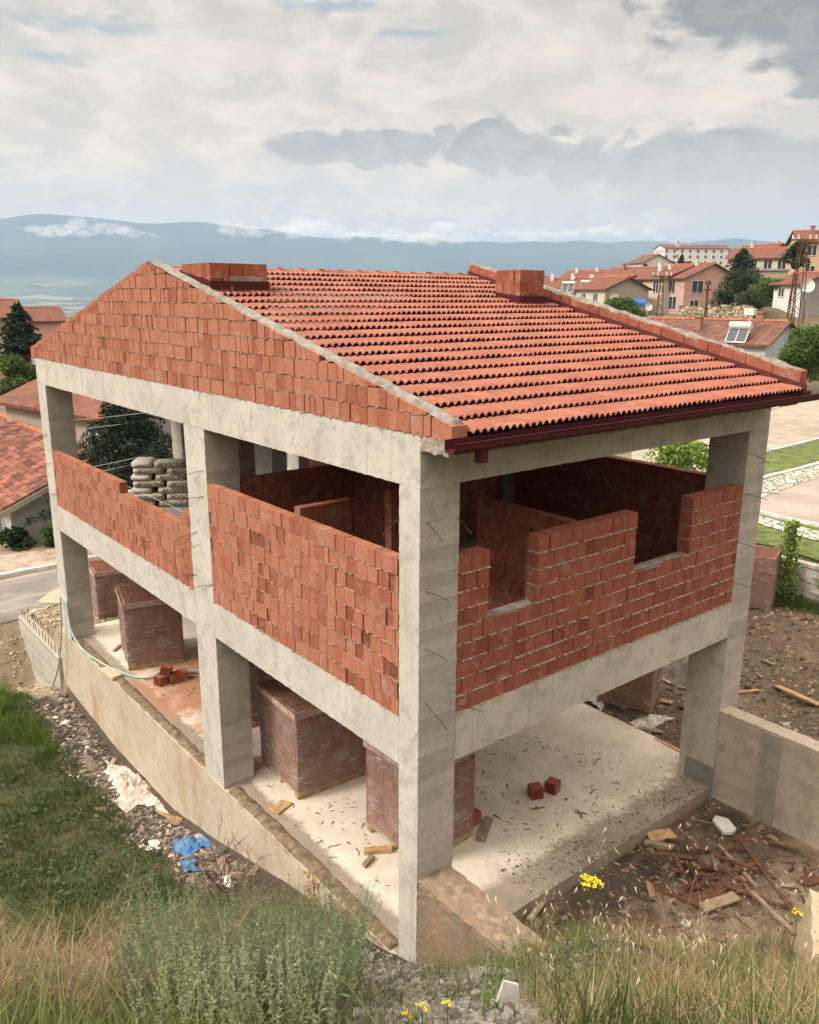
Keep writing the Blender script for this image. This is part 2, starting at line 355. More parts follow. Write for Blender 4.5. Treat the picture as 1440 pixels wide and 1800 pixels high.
BARK = m_plain('bark', (.13, .09, .06), .9, .3, 12, bmp=.6)
GRASS = m_leaf('grass_blade', (.042, .072, .018), (.10, .145, .036))
GRASSD = m_leaf('grass_dry', (.30, .23, .12), (.47, .38, .22))
GRASSM = m_leaf('grass_mixed', (.10, .145, .04), (.23, .26, .09))
MUG = m_leaf('weed_greygreen', (.12, .165, .08), (.25, .30, .17))
STALK = m_leaf('dry_stalk', (.27, .185, .11), (.50, .38, .24), .1)
STALKP = m_leaf('dry_stalk_pinkish', (.26, .15, .10), (.40, .27, .19), .1)
OAT = m_leaf('oat_seed', (.60, .54, .40), (.75, .70, .58), .3)
YEL = m_plain('petal_yellow', (.75, .55, .02), .7, .1, 5, island=.2)
STONE = m_plain('gravel_stone', (.185, .172, .148), .9, .3, 8, island=.45, bmp=.4)
WHITE = m_plain('white_plastic', (.68, .66, .62), .55, .12, 5)
def m_sheet(name, col, col2):
    m_, T, b = newmat(name); co = obco(T)
    c = T.mix(T.ss(T.noise(co, 4, 5, .65), .4, .68), col, col2); T.set(b.inputs['Base Color'], c)
    b.inputs['Roughness'].default_value = .5; bump(T, b, T.noise(co, 22, 4), .5, .02); return m_
SHEET = m_sheet('plastic_sheet', (.66, .56, .50), (.42, .33, .27))
SHEETW = m_sheet('white_sheet', (.68, .64, .58), (.45, .40, .34))
BLUE = m_sheet('blue_bag', (.04, .16, .38), (.16, .27, .40))
def m_wrap():
    m_, T, b = newmat('stretch_film'); co = obco(T)
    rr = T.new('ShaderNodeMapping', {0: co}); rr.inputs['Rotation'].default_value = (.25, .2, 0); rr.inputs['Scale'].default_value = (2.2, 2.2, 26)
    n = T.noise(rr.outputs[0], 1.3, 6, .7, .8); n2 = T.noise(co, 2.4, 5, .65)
    a = T.m('ADD', T.m('MULTIPLY', T.ss(n, .46, .68), T.ss(n2, .32, .62, .10, .72)), .10, clamp=True)  # pale streaks in the opacity stand for glare on the film
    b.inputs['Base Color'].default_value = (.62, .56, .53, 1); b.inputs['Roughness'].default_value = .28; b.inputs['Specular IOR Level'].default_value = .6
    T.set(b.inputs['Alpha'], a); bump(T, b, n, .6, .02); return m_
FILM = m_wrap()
GLASS = m_plain('window_glass', (.045, .055, .065), .12, .2, 2, spec=.6)
FRAME = m_plain('window_frame_white', (.70, .69, .66), .5, .06, 4)
def m_wall(name, col, dirt=.35):
    m_, T, b = newmat(name); co = obco(T)
    n = T.noise(co, .7, 6, .65); c = T.mix(T.ss(n, .42, .72, 0, dirt), col, tuple(q*.6 for q in col))
    r = T.noise(T.scale(co, (2.2, 2.2, .25)), 1, 5, .6); c = T.mix(T.ss(r, .55, .75, 0, dirt), c, tuple(q*.68 for q in col))
    T.set(b.inputs['Base Color'], c); bump(T, b, T.noise(co, 14, 4), .3, .02); return m_

def slab_dust(T, c, X, Y, n2, n1):
    """what lies on the slab: orange brick dust round the loose bricks, dark trodden soil along the front and between the pallets"""
    f = T.noise(T.xyz(X, Y, 0.0), 1.7, 7, .68); g = T.noise(T.xyz(X, Y, 3.0), 7, 6, .7)
    def spot(cx, cy, rx, ry):
        a = T.m('DIVIDE', T.m('SUBTRACT', X, cx), rx); b_ = T.m('DIVIDE', T.m('SUBTRACT', Y, cy), ry)
        return T.m('SUBTRACT', 1.0, T.m('SQRT', T.m('ADD', T.m('MULTIPLY', a, a), T.m('MULTIPLY', b_, b_))))
    soil = T.m('ADD', T.ss(Y, .95, .05, 0, 1.25), T.m('ADD', T.ss(X, .62, .25), T.m('MULTIPLY', T.ss(spot(1.1, 5.6, 1.5, 1.3), 0, .8), .9)))
    c = T.mix(T.m('MULTIPLY', T.ss(T.m('ADD', T.m('MULTIPLY', soil, .55), T.m('ADD', T.m('MULTIPLY', f, .9), T.m('MULTIPLY', g, .45))), .80, 1.10), .85), c, (.20, .165, .125))
    c = T.mix(T.m('MULTIPLY', T.ss(f, .42, .62), .35), c, (.50, .41, .31))
    dm = T.ss(T.m('ADD', spot(1.45, 8.35, 1.5, 2.5), T.m('MULTIPLY', T.m('SUBTRACT', T.m('ADD', f, T.m('MULTIPLY', g, .35)), .66), 1.5)), .0, .55)
    c = T.mix(T.m('MULTIPLY', dm, .9), c, T.mix(g, (.36, .15, .075), (.47, .22, .125)))
    return c
SLAB = m_concrete('slab_concrete', (.66, .595, .50), 0, 0, .3, seed=0, dust=slab_dust)
# ------------------------------------------------------------------ terrain
def sm(x, a, b): t = np.clip((x-a)/(b-a), 0, 1); return t*t*(3-2*t)
BS = ([-60, -14, -4, 0, 1, 2, 3.3, 4.2, 5, 5.5, 6.5, 7.9, 8.9, 10, 14, 40], [9, 5.5, 3.2, 2.85, 2.6, 1.95, .90, .12, -.60, -1.04, -1.90, -2.98, -3.5, -4.2, -8, -30])
LY = ([-30, -2, 0, 3, 5, 7, 10, 13, 14, 15.6, 16.5, 17.2, 40], [-2.5, -2.6, -3.05, -3.75, -4.35, -4.85, -4.92, -4.72, -4.9, -5.6, -4.7, -4.05, -4.1])
CP = np.array([  # far control points x, y, z
 (-20, 22, -6), (0, 19, -4.0), (12, 19, -3.9), (3, 27, -4.5), (-12, 40, -8), (8, 45, -6.5), (20, 40, -5.5), (18, 70, -10), (5, 70, -11), (45, 90, -9), (-60, 60, -14), (30, 130, -18),
 (60, 140, -12), (70, 90, -3), (90, 120, -4), (14, 2, -1.7), (14, 12, -2.4), (25, 8, -1.9), (40, 18, -2.2), (55, 24, -2.4), (50, 29, -2.4), (28, 25, -3), (60, 20, -1.8), (40, 0, -1.0), (40, -30, 2),
 (74, 46, .9), (82, 42.5, .9), (70, 33, .6), (76, 52, 2.4), (90, 46, 3.6), (92, 59, 2.2), (100, 62, 2.2), (84, 68, 1.2), (78, 80, -.5), (104, 54, 4.6), (120, 57, 6.9), (130, 52, 9), (150, 90, 5), (140, 75, 7), (160, 60, 12), (170, 20, 12),
 (120, -20, 8), (400, 275, 13), (300, 220, 8), (260, 150, 10), (190, 140, 5), (500, 250, 10), (300, 60, 14), (130, 130, -3), (250, 300, -8), (-100, -100, 36), (-40, -40, 13), (-25, -25, 8), (0, -30, 8), (20, -40, 13), (-45, -5, 6), (-30, 8, -3)], float)  # points behind the camera raise an unseen slope that blocks low sky light
def far_h(x, y):
    d = np.hypot(x, y); azd = np.degrees(np.arctan2(x, y))
    zl = np.interp(d, [0, 150, 300, 1000, 3000, 4500, 20000], [-10, -19, -30, -62, -80, -78, -78])
    zr = np.interp(d, [0, 300, 520, 900, 2000, 4500, 20000], [8, 10, 11, -28, -70, -78, -78])
    k = sm(azd, 40, 54); z = zl*(1-k)+zr*k
    zb_ = np.interp(d, [0, 200, 600, 2500, 20000], [10, 90, 190, 300, 300]); kb = sm(np.abs(azd+145)-2*np.clip(np.abs(azd+145)-180, 0, 999), 95, 60); z = z*(1-kb)+zb_*kb  # unseen high ground behind the camera, added to cut low rear light
    # mountain
    rz = np.interp(azd, [-90, -20, 8, 12.5, 15, 19, 23, 27, 29.5, 32, 34.5, 38, 44, 60, 90, 120], [.030, .05, .070, .0745, .0815, .0835, .0805, .0795, .0765, .067, .070, .0645, .064, .062, .055, .04])
    t = np.clip((d-4600)/(9000-4600), 0, 1.6)
    prof = np.interp(t, [0, .25, .5, .75, 1, 1.2, 1.6], [0, .06, .24, .60, 1.0, .9, .5])
    rg = fbm(azd*.55+d*.00009, d*.0004, 4, 5)
    z = z+prof*(rz*9000+78)+t*np.clip(1-np.abs(t-1)*1.2, .0, 1)*0+np.where(t > 0, np.minimum(t, .8)*(rg*95*np.clip(1.25-t, .06, 1)), 0)
    return z
def idw(x, y):
    n = np.zeros_like(x); w = np.zeros_like(x)
    for px, py, pz in CP:
        q = 1/((x-px)**2+(y-py)**2+9)**1.6; n += q*pz; w += q
    return n/w
def bank_s(x, y): return .6286*(x+5.081)+.7777*(y+6.125)
def base_h(x, y):
    L = np.interp(y, *LY)+.10*np.clip(-x-1.0, 0, 6)*sm(y, 15.5, 13)
    yard = np.full_like(x, -3.31)
    back = np.interp(y, [13, 14.5, 16.6, 17.2, 40], [-3.3, -3.55, -3.85, -4.02, -4.1])
    inside = np.where(y < 0, yard, np.where(y < 13.05, -3.65, back))
    lot = -3.22+np.clip((x-6.64)*.10, 0, .6)
    lot = lot+sm(y, .8, -1.2)*.75+.25*np.exp(-((x-12)**2+(y-1.2)**2)/3.0)
    up = np.interp(x, [13.8, 14.0, 60], [-1.6, -1.62, -2.3])
    k = sm(x, 13.7, 13.95)*np.interp(y, [8.5, 9.5], [1, .4])
    lot = lot*(1-k)+up*k
    right = np.where(y > 16.6, np.minimum(lot, -3.3), lot)
    a = sm(x, .02, .16); b = sm(x, 6.5, 6.62)
    z = L*(1-a)+inside*a
    return z*(1-b)+right*b
def G(x, y):
    x = np.asarray(x, float); y = np.asarray(y, float)
    bk = np.interp(bank_s(x, y), *BS)
    b = base_h(x, y)
    k = .22; h = np.clip(.5+.5*(bk-b)/k, 0, 1)
    near = b*(1-h)+bk*h+k*h*(1-h)
    near = near+.035*fbm(x*1.7, y*1.7, 3, 3)+.05*fbm(x*.5, y*.5, 2, 9)*sm(bank_s(x, y), 9, 6)
    near = near+.55*np.exp(-((x-.35)**2/1.5+(y+2.25)**2/.9))
    d = np.hypot(x-5, y-5)
    far = idw(x, y)
    kk = sm(d, 15, 26); kk = np.maximum(kk, 0)
    z = near*(1-kk)+far*kk
    k2 = sm(np.hypot(x, y), 230, 520)
    return z*(1-k2)+far_h(x, y)*k2
def g1(x, y): return float(G(np.array([x]), np.array([y]))[0])
def gp(u, v, off=0.0):
    """where a sight line first meets the ground"""
    d = ray(u, v); t = np.concatenate([np.arange(3.0, 60, .04), np.arange(60, 400, .5)])
    P = CAMP+d[None]*t[:, None]; z = G(P[:, 0], P[:, 1])+off
    i = np.argmax(P[:, 2] < z)
    return P[i].copy() if P[i, 2] < z[i] else P[-1]
# ---- ground mesh
def ground_zones(x, y):
    s = bank_s(x, y); n = fbm(x*.9, y*.9, 4, 21); n2 = fbm(x*3.1, y*3.1, 3, 22)
    left = sm(x, -.85, -1.35-.0*y+.0) if False else sm(-x+n*.35+n2*.15, .68, 1.0)
    grass = left*sm(y, 15.6, 14.8)*sm(s, 4, 6)
    grass = np.maximum(grass, sm(s, 7.4, 6.2)*sm(n, -.7, .2)*.75)
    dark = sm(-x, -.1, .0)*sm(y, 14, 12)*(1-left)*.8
    yard = (x > .3)*(x < 6.4)*(y < .02)*(s > 8.2)
    puddle = np.maximum(sm(n*.8+1.0*np.exp(-((x-3.2)**2/4.5+(y+.35)**2/.16))-.30, .0, .22), sm(.75-np.hypot((x-5.6)/.75, (y+.55)/.6)+n*.3, 0, .25))
    wet = np.where(yard, puddle, 0)
    sand = np.where(yard, sm(n+.5*n2, -.2, .5)*.55*(1-puddle), 0)
    lot = (x > 6.6)*(x < 14); sand = np.where(lot, sm(n, .1, .7)*.2, sand)
    back = (y > 13)*(x > -2); sand = np.where(back, .55+.3*n, sand)
    upg = sm(x, 13.9, 14.3)*(y < 9); grass = np.maximum(grass, upg*.9)
    d = np.hypot(x-5, y-5); far = sm(d, 22, 30)
    fg = sm(fbm(x*.06, y*.06, 3, 4), -.35, .25)
    grass = grass*(1-far)+far*(.35+.6*fg); sand = sand*(1-far)+far*.25*(1-fg); dark = dark*(1-far); 
    return np.stack([np.clip(grass, 0, 1), np.clip(np.maximum(dark, wet), 0, 1), np.clip(sand, 0, 1), wet], -1)
def m_ground():
    m_, T, b = newmat('ground_soil'); co = obco(T)
    z = T.new('ShaderNodeVertexColor', layer_name='zone'); sc = T.new('ShaderNodeSeparateColor', {0: z.outputs[0]})
    R_, Gd, B_ = sc.outputs; A_ = z.outputs[1]
    n1 = T.noise(co, .9, 6, .65); n2 = T.noise(co, 6, 6, .7); n3 = T.noise(co, 34, 5, .7)
    c = T.mix(T.ss(n2, .35, .7), (.092, .068, .048), (.17, .13, .092)); c = T.mix(T.ss(n3, .56, .7, 0, .6), c, (.25, .21, .165))
    c = T.mix(B_, c, T.mix(T.ss(n2, .3, .7), (.30, .225, .145), (.45, .36, .255)))
    gcol = T.mix(T.ss(n2, .35, .68), (.04, .05, .022), (.085, .10, .038)); gcol = T.mix(T.ss(n1, .46, .66, 0, .7), gcol, (.115, .09, .05))
    # distant fields
    sp = T.new('ShaderNodeSeparateXYZ', {0: co}); dist = T.m('SQRT', T.m('ADD', T.m('MULTIPLY', sp.outputs[0], sp.outputs[0]), T.m('MULTIPLY', sp.outputs[1], sp.outputs[1])))
    vo = T.new('ShaderNodeTexVoronoi', {'Vector': T.scale(co, (.0031, .0048, .001)), 'Scale': 1.0, 'Randomness': 1.0})
    vs = T.new('ShaderNodeSeparateColor', {0: vo.outputs['Color']})
    field = T.mix(vs.outputs[0], (.05, .075, .035), (.10, .12, .06)); field = T.mix(T.ss(vs.outputs[1], .70, .74), field, (.19, .20, .13)); field = T.mix(T.ss(vs.outputs[2], .7, .74), field, (.04, .06, .03))
    wood = T.noise(T.scale(co, (.0009, .0009, .0014)), 1, 6, .65)
    forest = T.mix(T.ss(wood, .42, .62), (.018, .028, .024), (.05, .06, .042))
    hgt = sp.outputs[2]
    field = T.mix(T.ss(T.m('ADD', hgt, T.m('MULTIPLY', T.m('SUBTRACT', wood, .5), 400)), 20, 170), field, forest)
    gcol = T.mix(T.ss(dist, 260, 700), gcol, field)
    c = T.mix(R_, c, gcol)
    c = T.mix(T.ss(dist, 400, 900), c, field)
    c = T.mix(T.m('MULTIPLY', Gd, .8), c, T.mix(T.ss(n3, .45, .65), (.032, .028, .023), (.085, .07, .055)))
    T.set(b.inputs['Base Color'], c)
    T.set(b.inputs['Roughness'], T.m('SUBTRACT', .95, T.m('MULTIPLY', T.ss(A_, .75, 1.0), .62)))
    bump(T, b, T.m('MULTIPLY', T.m('ADD', n2, n3), T.m('SUBTRACT', 1.0, T.ss(A_, .7, 1.0))), .6, .03)
    return m_
MGROUND = m_ground()
def build_ground():
    xs = np.arange(-10, 16.01, .14); ys = np.arange(-9, 20.01, .14)
    def grid(xs, ys):
        X, Y = np.meshgrid(xs, ys, indexing='ij'); n, m = X.shape
        i = np.arange(n*m).reshape(n, m); F = np.stack([i[:-1, :-1], i[1:, :-1], i[1:, 1:], i[:-1, 1:]], -1).reshape(-1, 4)
        return X.ravel(), Y.ravel(), F
    x, y, F = grid(xs, ys); z = G(x, y)
    V1 = np.stack([x, y, z], 1)
    def axis(lo, hi):
        a = list(np.arange(lo, hi, 1.2)); st = 1.2; p = a[-1]
        while p < 12500: st *= 1.06; p += st; a.append(p)
        st = 1.2; p = lo; b = []
        while p > -9000: st *= 1.09; p -= st; b.append(p)
        return np.array(b[::-1]+a)
    x2, y2, F2 = grid(axis(-50, 130), axis(-40, 100)); z2 = G(x2, y2)
    ins = sm(np.minimum(np.minimum(x2+9.6, 15.6-x2), np.minimum(y2+8.6, 19.6-y2)), 0, 1.6)
    z2 = z2-ins*2.6
    cen = (np.abs(x2-3) < 11)*(np.abs(y2-5.5) < 12.5); z2 = np.where(cen, z2-2.5, z2)
    V = np.concatenate([V1, np.stack([x2, y2, z2], 1)])
    o = mesh_np('ground', V, [np.concatenate([F, F2+len(V1)])], MGROUND, smooth=True)
    ca = o.data.color_attributes.new('zone', 'FLOAT_COLOR', 'POINT')
    ca.data.foreach_set('color', ground_zones(V[:, 0], V[:, 1]).astype(np.float32).ravel())
    tag(o, 'soil and grass ground of the building plot running out to the valley and mountain', 'ground', kind='structure')
build_ground()
def patch(name, px, mat, label, off=.03, n=14, kind='structure', cat='ground', edge=0.0):
    """ground-following sheet between four image-plane corners (already meeting the ground)"""
    c = [gp(*q)[:2] if len(q) == 2 else np.array(q[:2]) for q in px]
    u, v = np.meshgrid(np.linspace(0, 1, n+1), np.linspace(0, 1, n+1), indexing='ij')
    P = (c[0][None, None]*((1-u)*(1-v))[..., None]+c[1][None, None]*(u*(1-v))[..., None]+c[2][None, None]*(u*v)[..., None]+c[3][None, None]*((1-u)*v)[..., None])
    if edge: P = P+edge*np.stack([fbm(P[..., 0]*.8, P[..., 1]*.8, 3, 5), fbm(P[..., 0]*.8, P[..., 1]*.8, 3, 6)], -1)
    x, y = P[..., 0].ravel(), P[..., 1].ravel(); z = G(x, y)+off
    i = np.arange((n+1)**2).reshape(n+1, n+1); F = np.stack([i[:-1, :-1], i[1:, :-1], i[1:, 1:], i[:-1, 1:]], -1).reshape(-1, 4)
    o = mesh_np(name, np.stack([x, y, z], 1), F, mat, smooth=True)
    return tag(o, label, cat, kind=kind)
# ------------------------------------------------------------------ air
def build_haze():
    m_ = bpy.data.materials.new('valley_air'); m_.use_nodes = True; t = m_.node_tree; t.nodes.clear()
    o_ = t.nodes.new('ShaderNodeOutputMaterial'); v = t.nodes.new('ShaderNodeVolumePrincipled')
    v.inputs['Density'].default_value = 1.0e-4; v.inputs['Color'].default_value = (.50, .71, 1.0, 1); v.inputs['Anisotropy'].default_value = .1
    t.links.new(v.outputs[0], o_.inputs['Volume'])
    mb = MB(); mb.box(-9600, 14600, -9600, 14600, -130, 980); o = mb.build('haze', m_); tag(o, 'thin blue haze filling the valley air', 'haze', kind='stuff')
build_haze()
# ---- cloud wisps
def wisps():
    m_ = bpy.data.materials.new('cloud_vapour'); m_.use_nodes = True; t = m_.node_tree; t.nodes.clear()
    o_ = t.nodes.new('ShaderNodeOutputMaterial'); v = t.nodes.new('ShaderNodeVolumePrincipled'); v.inputs['Color'].default_value = (1, 1, 1, 1)
    v.inputs['Density'].default_value = .0042; v.inputs['Anisotropy'].default_value = .0; t.links.new(v.outputs[0], o_.inputs['Volume'])
    r = random.Random(9)
    for (u0, v0, u1, v1, hpx, n, lab) in ((40, 404, 190, 402, 15, 16, 'ragged white cloud clinging to the left end of the mountain ridge'), (170, 392, 275, 416, 11, 11, 'torn trailing cloud below the highest ridge, sloping down to the right'),
        (385, 398, 470, 408, 13, 10, 'pale puff of cloud on the mountain above the gable peak'), (470, 396, 640, 412, 17, 15, 'broad white cloud covering the ridge above the chimney'), (620, 410, 860, 418, 17, 18, 'long low cloud lying along the mountain behind the roof ridge'), (850, 408, 1180, 416, 15, 20, 'flat pale cloud bank along the far mountain at the right')):
        bm = bmesh.new(); P0 = at((u0+u1)/2, (v0+v1)/2, 7300); K = 7300/FPX
        for i in range(n):
            q = (i+r.uniform(-.3, .3))/(n-1); c = at(u0+(u1-u0)*q, v0+(v1-v0)*q+r.gauss(0, hpx*.35), 7300+r.uniform(-150, 150))-P0
            s_ = hpx*K*r.uniform(.35, .85)*(.55+.6*math.sin(math.pi*min(max(q, .05), .95)))
            g_ = bmesh.ops.create_icosphere(bm, subdivisions=3, radius=1.0)
            for w in g_['verts']:
                k = 1+.30*float(vn(w.co.x*2.1+i*7, w.co.y*2.1+w.co.z*1.7, seed=i))+.16*float(vn(w.co.x*5+i, w.co.z*5+w.co.y*3, seed=i+3)); w.co = Vector((w.co.x*s_*1.5*k+c[0], w.co.y*s_*1.5*k+c[1], w.co.z*s_*.75*k+c[2]))
        me = bpy.data.meshes.new('cloudlet'); bm.to_mesh(me); bm.free(); me.materials.append(m_); o = bpy.data.objects.new('cloudlet', me); COL.objects.link(o); o.location = P0; tag(o, lab, 'cloudlet', kind='stuff')
wisps()
# ------------------------------------------------------------------ the unfinished house
L_, W_ = 12.9, 6.64; ZS = -3.16; ZB = -.57; ZU = 2.6; ZT = 3.13
HOUSE = thing('unfinished_house', 'unfinished two storey house of bare concrete and red hollow brick under a new tile roof', 'house', (0, 0, ZS))
HO = Vector((0, 0, ZS))
def hpart(o):           # house parts are modelled in world metres; hang them on the house's base
    o.location = o.location-HO; return o
def hp(name, bx, mat, seed=0, step=.05, jit=.0028):
    o = hpart(rough_part(name, bx, mat, HOUSE, seed=seed, step=step, jit=jit))
    if name == 'column':                     # ply-faced on the outer narrow side, boards on the others
        o.data.materials.append(CONC)
        for p in o.data.polygons:
            if p.normal.x < -.8: p.material_index = 1
    return o
# frame ---------------------------------------------------------------
MY0, MY1 = 4.81, 5.48; FY0 = 12.35; RX0 = 6.11; CX = .53; CN = .33
cols = []
cols.append(hp('column', (0, CX, 0, CN, -4.3, ZU), CONCB, 1))                 # near corner, runs down past the slab
cols.append(hp('column', (0, CX, MY0, MY1, ZS-.02, ZU), CONCB, 2))
cols.append(hp('column', (0, CX, FY0, L_, ZS-.02, ZU), CONCB, 3))
cols.append(hp('column', (RX0, W_, 0, .62, -3.5, ZU), CONCB, 4))
cols.append(hp('column', (RX0, W_, MY0, MY1, ZS-.02, ZU), CONCB, 5))
cols.append(hp('column', (RX0, W_, FY0, L_, ZS-.02, ZU), CONCB, 6))
cols.append(hp('column', (3.15, 3.5, 8.5, 9.2, ZS-.02, ZU), CONCB, 7, .3)); cols.append(hp('column', (2.93, 3.25, FY0, L_, ZS-.02, ZU), CONCB, 8, .3))
# the left faces of the columns are smoother: thin cast skins are part of the same pour, so only tone differs through the noise
hp('floor_beam', (0.0, .30, CN+.004, MY0-.004, ZB, 0), CONC, 8); hp('floor_beam', (0.0, .30, MY1+.004, FY0-.004, ZB, 0), CONC, 9)
hp('floor_beam', (CX+.004, RX0-.004, 0, .30, ZB, 0), CONC, 10); hp('floor_beam', (W_-.3, W_, .624, MY0-.004, ZB, 0), CONC, 11, .3)
hp('floor_beam', (W_-.3, W_, MY1+.004, FY0-.004, ZB, 0), CONC, 12, .3); hp('floor_beam', (CX+.004, RX0-.004, L_-.3, L_, ZB, 0), CONC, 13, .3)
hp('floor_beam', (CX+.004, RX0-.004, MY0+.1, MY0+.4, ZB, -.16), CONC, 14, .3)
hp('floor_slab', (.302, W_-.302, .302, L_-.302, -.155, -.004), CONCG, 15, .5)
hp('roof_beam', (0.0, .30, 0.0, L_, ZU+.003, ZT), CONC, 16); hp('roof_beam', (.304, W_, 0, .30, ZU+.003, 2.975), CONC, 17)
hp('roof_beam', (W_-.3, W_, .304, L_, ZU+.003, 2.975), CONC, 18, .3); hp('roof_beam', (.304, W_-.304, L_-.3, L_, ZU+.003, 2.975), CONC, 19, .3)
hp('roof_slab', (.304, W_, -.02, L_+.0, 2.979, ZT-.01), CONCG, 20, .4)
hp('eave_ledge', (.0, W_-.06, -.40, -.004, 2.985, ZT-.004), CONCG, 21, .04, .010); hp('eave_ledge', (.0, W_, L_+.004, L_+.40, 2.985, ZT-.004), CONCG, 22, .1, .012)
hp('ground_slab', (.05, W_+.12, .02, L_+.05, ZS-.35, ZS), SLAB, 23, .25, .003)
# brick laying ----------------------------------------------------------
class Wall:
    """hollow-brick wall along an axis. o = origin, u = run direction, n = outward normal; thickness th goes inwards"""
    def __init__(s, o, u, n, th=.19, seed=0):
        s.o, s.u, s.n = np.array(o, float), np.array(u, float), np.array(n, float); s.th = th
        s.b = [MB(), MB(), MB()]   # clay, mortar, dark ribbed
        s.r = random.Random(seed)
    def P(s, a, d, z): return s.o+s.u*a-s.n*d+np.array([0, 0, z])
    def brick(s, a0, a1, z0, z1, top=None, mi=0, rec=0.0, jit=.002):
        r = s.r; j = lambda: r.uniform(-jit, jit)
        d0 = rec+r.uniform(-.006, .006); tl = tr = z1
        if top is not None:
            tl, tr = min(z1, top(a0)), min(z1, top(a1))
            if max(tl, tr) < z0+.03: return
            tl, tr = max(tl, z0+.012), max(tr, z0+.012)
        ja, jb, jz, jt = j(), j(), j(), j()
        p = [s.P(a0+ja, d0, z0+jz), s.P(a1+jb, d0, z0+jz+j()*.6), s.P(a1+jb, s.th, z0+jz), s.P(a0+ja, s.th, z0+jz),
             s.P(a0+ja, d0, tl+jt), s.P(a1+jb, d0+j(), tr+jt), s.P(a1+jb, s.th, tr+jt), s.P(a0+ja, s.th, tl+jt)]
        s.b[2 if mi else 0].hexa(p)
    def hollow(s, a0, a1, z0, z1, nx=4, nz=5):
        """brick turned end-on: the cell grid shows"""
        b = s.b[0]; w, h, t = a1-a0, z1-z0, .011
        def bx(aa, ab, za, zb, d0, d1):
            b.hexa([s.P(aa, d0, za), s.P(ab, d0, za), s.P(ab, d1, za), s.P(aa, d1, za), s.P(aa, d0, zb), s.P(ab, d0, zb), s.P(ab, d1, zb), s.P(aa, d1, zb)])
        bx(a0, a1, z0, z1, .09, s.th)
        for i in range(nx+1): c = a0+t/2+(w-t)*i/nx; bx(c-t/2, c+t/2, z0, z1, 0, .089)
        for k in range(nz+1):
            c = z0+t/2+(h-t)*k/nz
            for i in range(nx): ca = a0+t+(w-t)*i/nx; cb = a0+(w-t)*(i+1)/nx; bx(ca, cb, c-t/2, c+t/2, .002, .088)
    def bed(s, a0, a1, z, h=.013, top=None, amt=1.0):
        """mortar squeezed out of a bed joint"""
        r = s.r; a = a0; pr = 0
        while a < a1:
            w = r.uniform(.025, .07); b = min(a+w, a1)
            if top is None or (top(a) > z+.02 and top(b) > z+.02):
                q = r.random(); qa, qb = (.42, .72) if amt <= 1 else (.14, .40); out = r.uniform(-.03, -.012) if q < qa else (r.uniform(-.006, .004) if q < qb else r.uniform(.002, .014)*amt)
                hh = h*r.uniform(.6, 1.25)*(1.15 if amt > 1 else 1)
                s.b[1].hexa([s.P(a, -out, z-hh/2), s.P(b, -out+r.uniform(-.003, .003), z-hh/2), s.P(b, s.th-.01, z-h/2), s.P(a, s.th-.01, z-h/2),
                             s.P(a, -out, z+hh/2), s.P(b, -out, z+hh/2), s.P(b, s.th-.01, z+h/2), s.P(a, s.th-.01, z+h/2)])
            a = b
    def course(s, a0, a1, k, hc=.2, top=None, special=None, bw=.192, off=None, narrow=.12, darkp=0.0, amt=1.0, gap=.05):
        r = s.r; z0 = k*hc+.012; z1 = (k+1)*hc; a = a0
        s.bed(a0, a1, k*hc+.005, top=top, amt=amt)
        first = True
        while a < a1-.02:
            w = bw+r.uniform(-.007, .006)
            if r.random() < narrow: w = r.uniform(.10, .14)
            if first and off is not None: w = max(.05, bw*off)
            first = False
            b = min(a+w, a1)
            if a1-b < .045: b = a1
            g = r.uniform(.004, .010)+(r.uniform(.006, .016) if r.random() < gap*2 else 0)
            if special:
                hit = [q for q in special if q[2] == k and a-.02 <= q[0] < b-.02]
                if hit:
                    q = hit[0]; e = min(a1, a+q[1])
                    if q[3] == 'hollow': s.hollow(a+.004, e-.003, z0, z1)
                    elif q[3] == 'dark': s.brick(a+.004, e-.003, z0, z1, top, 1, .012)
                    a = e; continue
            s.brick(a+.001, b-g, z0, z1, top, 1 if r.random() < darkp else 0)
            a = b
    def build(s, name, brick=None, mortar=None):
        o = s.b[0]; bm = MB(); bm.v = o.v; bm.f = o.f; bm.m = o.m
        base = len(bm.v)
        for i in (1, 2):
            q = s.b[i]; base = len(bm.v); bm.v += q.v; bm.f += [[k+base for k in f] for f in q.f]; bm.m += [i]*len(q.f)
        return hpart(bm.build(name, [brick or BRICK, mortar or MORTARD, BRICKD], HOUSE))
# near bay, left face
w = Wall((.0, MY0, 0), (0, -1, 0), (-1, 0, 0), .135, 5); run = MY0-CN
sp = [(1.42, .10, 6, 'dark'), (1.55, .10, 6, 'dark'), (1.50, .13, 4, 'dark'), (1.52, .10, 2, 'dark'), (1.50, .12, 0, 'dark'), (1.64, .11, 3, 'dark'), (1.62, .1, 1, 'dark'),
      (3.55, .17, 6, 'dark'), (3.55, .17, 4, 'dark'), (3.82, .18, 3, 'dark'), (3.72, .15, 2, 'dark'), (3.5, .17, 0, 'dark'), (0.0, .1, 6, 'dark'), (0, .1, 4, 'dark'), (4.36, .12, 2, 'dark'), (4.36, .12, 5, 'dark'), (4.38, .1, 7, 'dark')]
for k in range(9): w.course(.005, run-.005, k, special=sp, off=(.5 if k % 2 else 1.0), narrow=.06)
w.build('brick_wall')
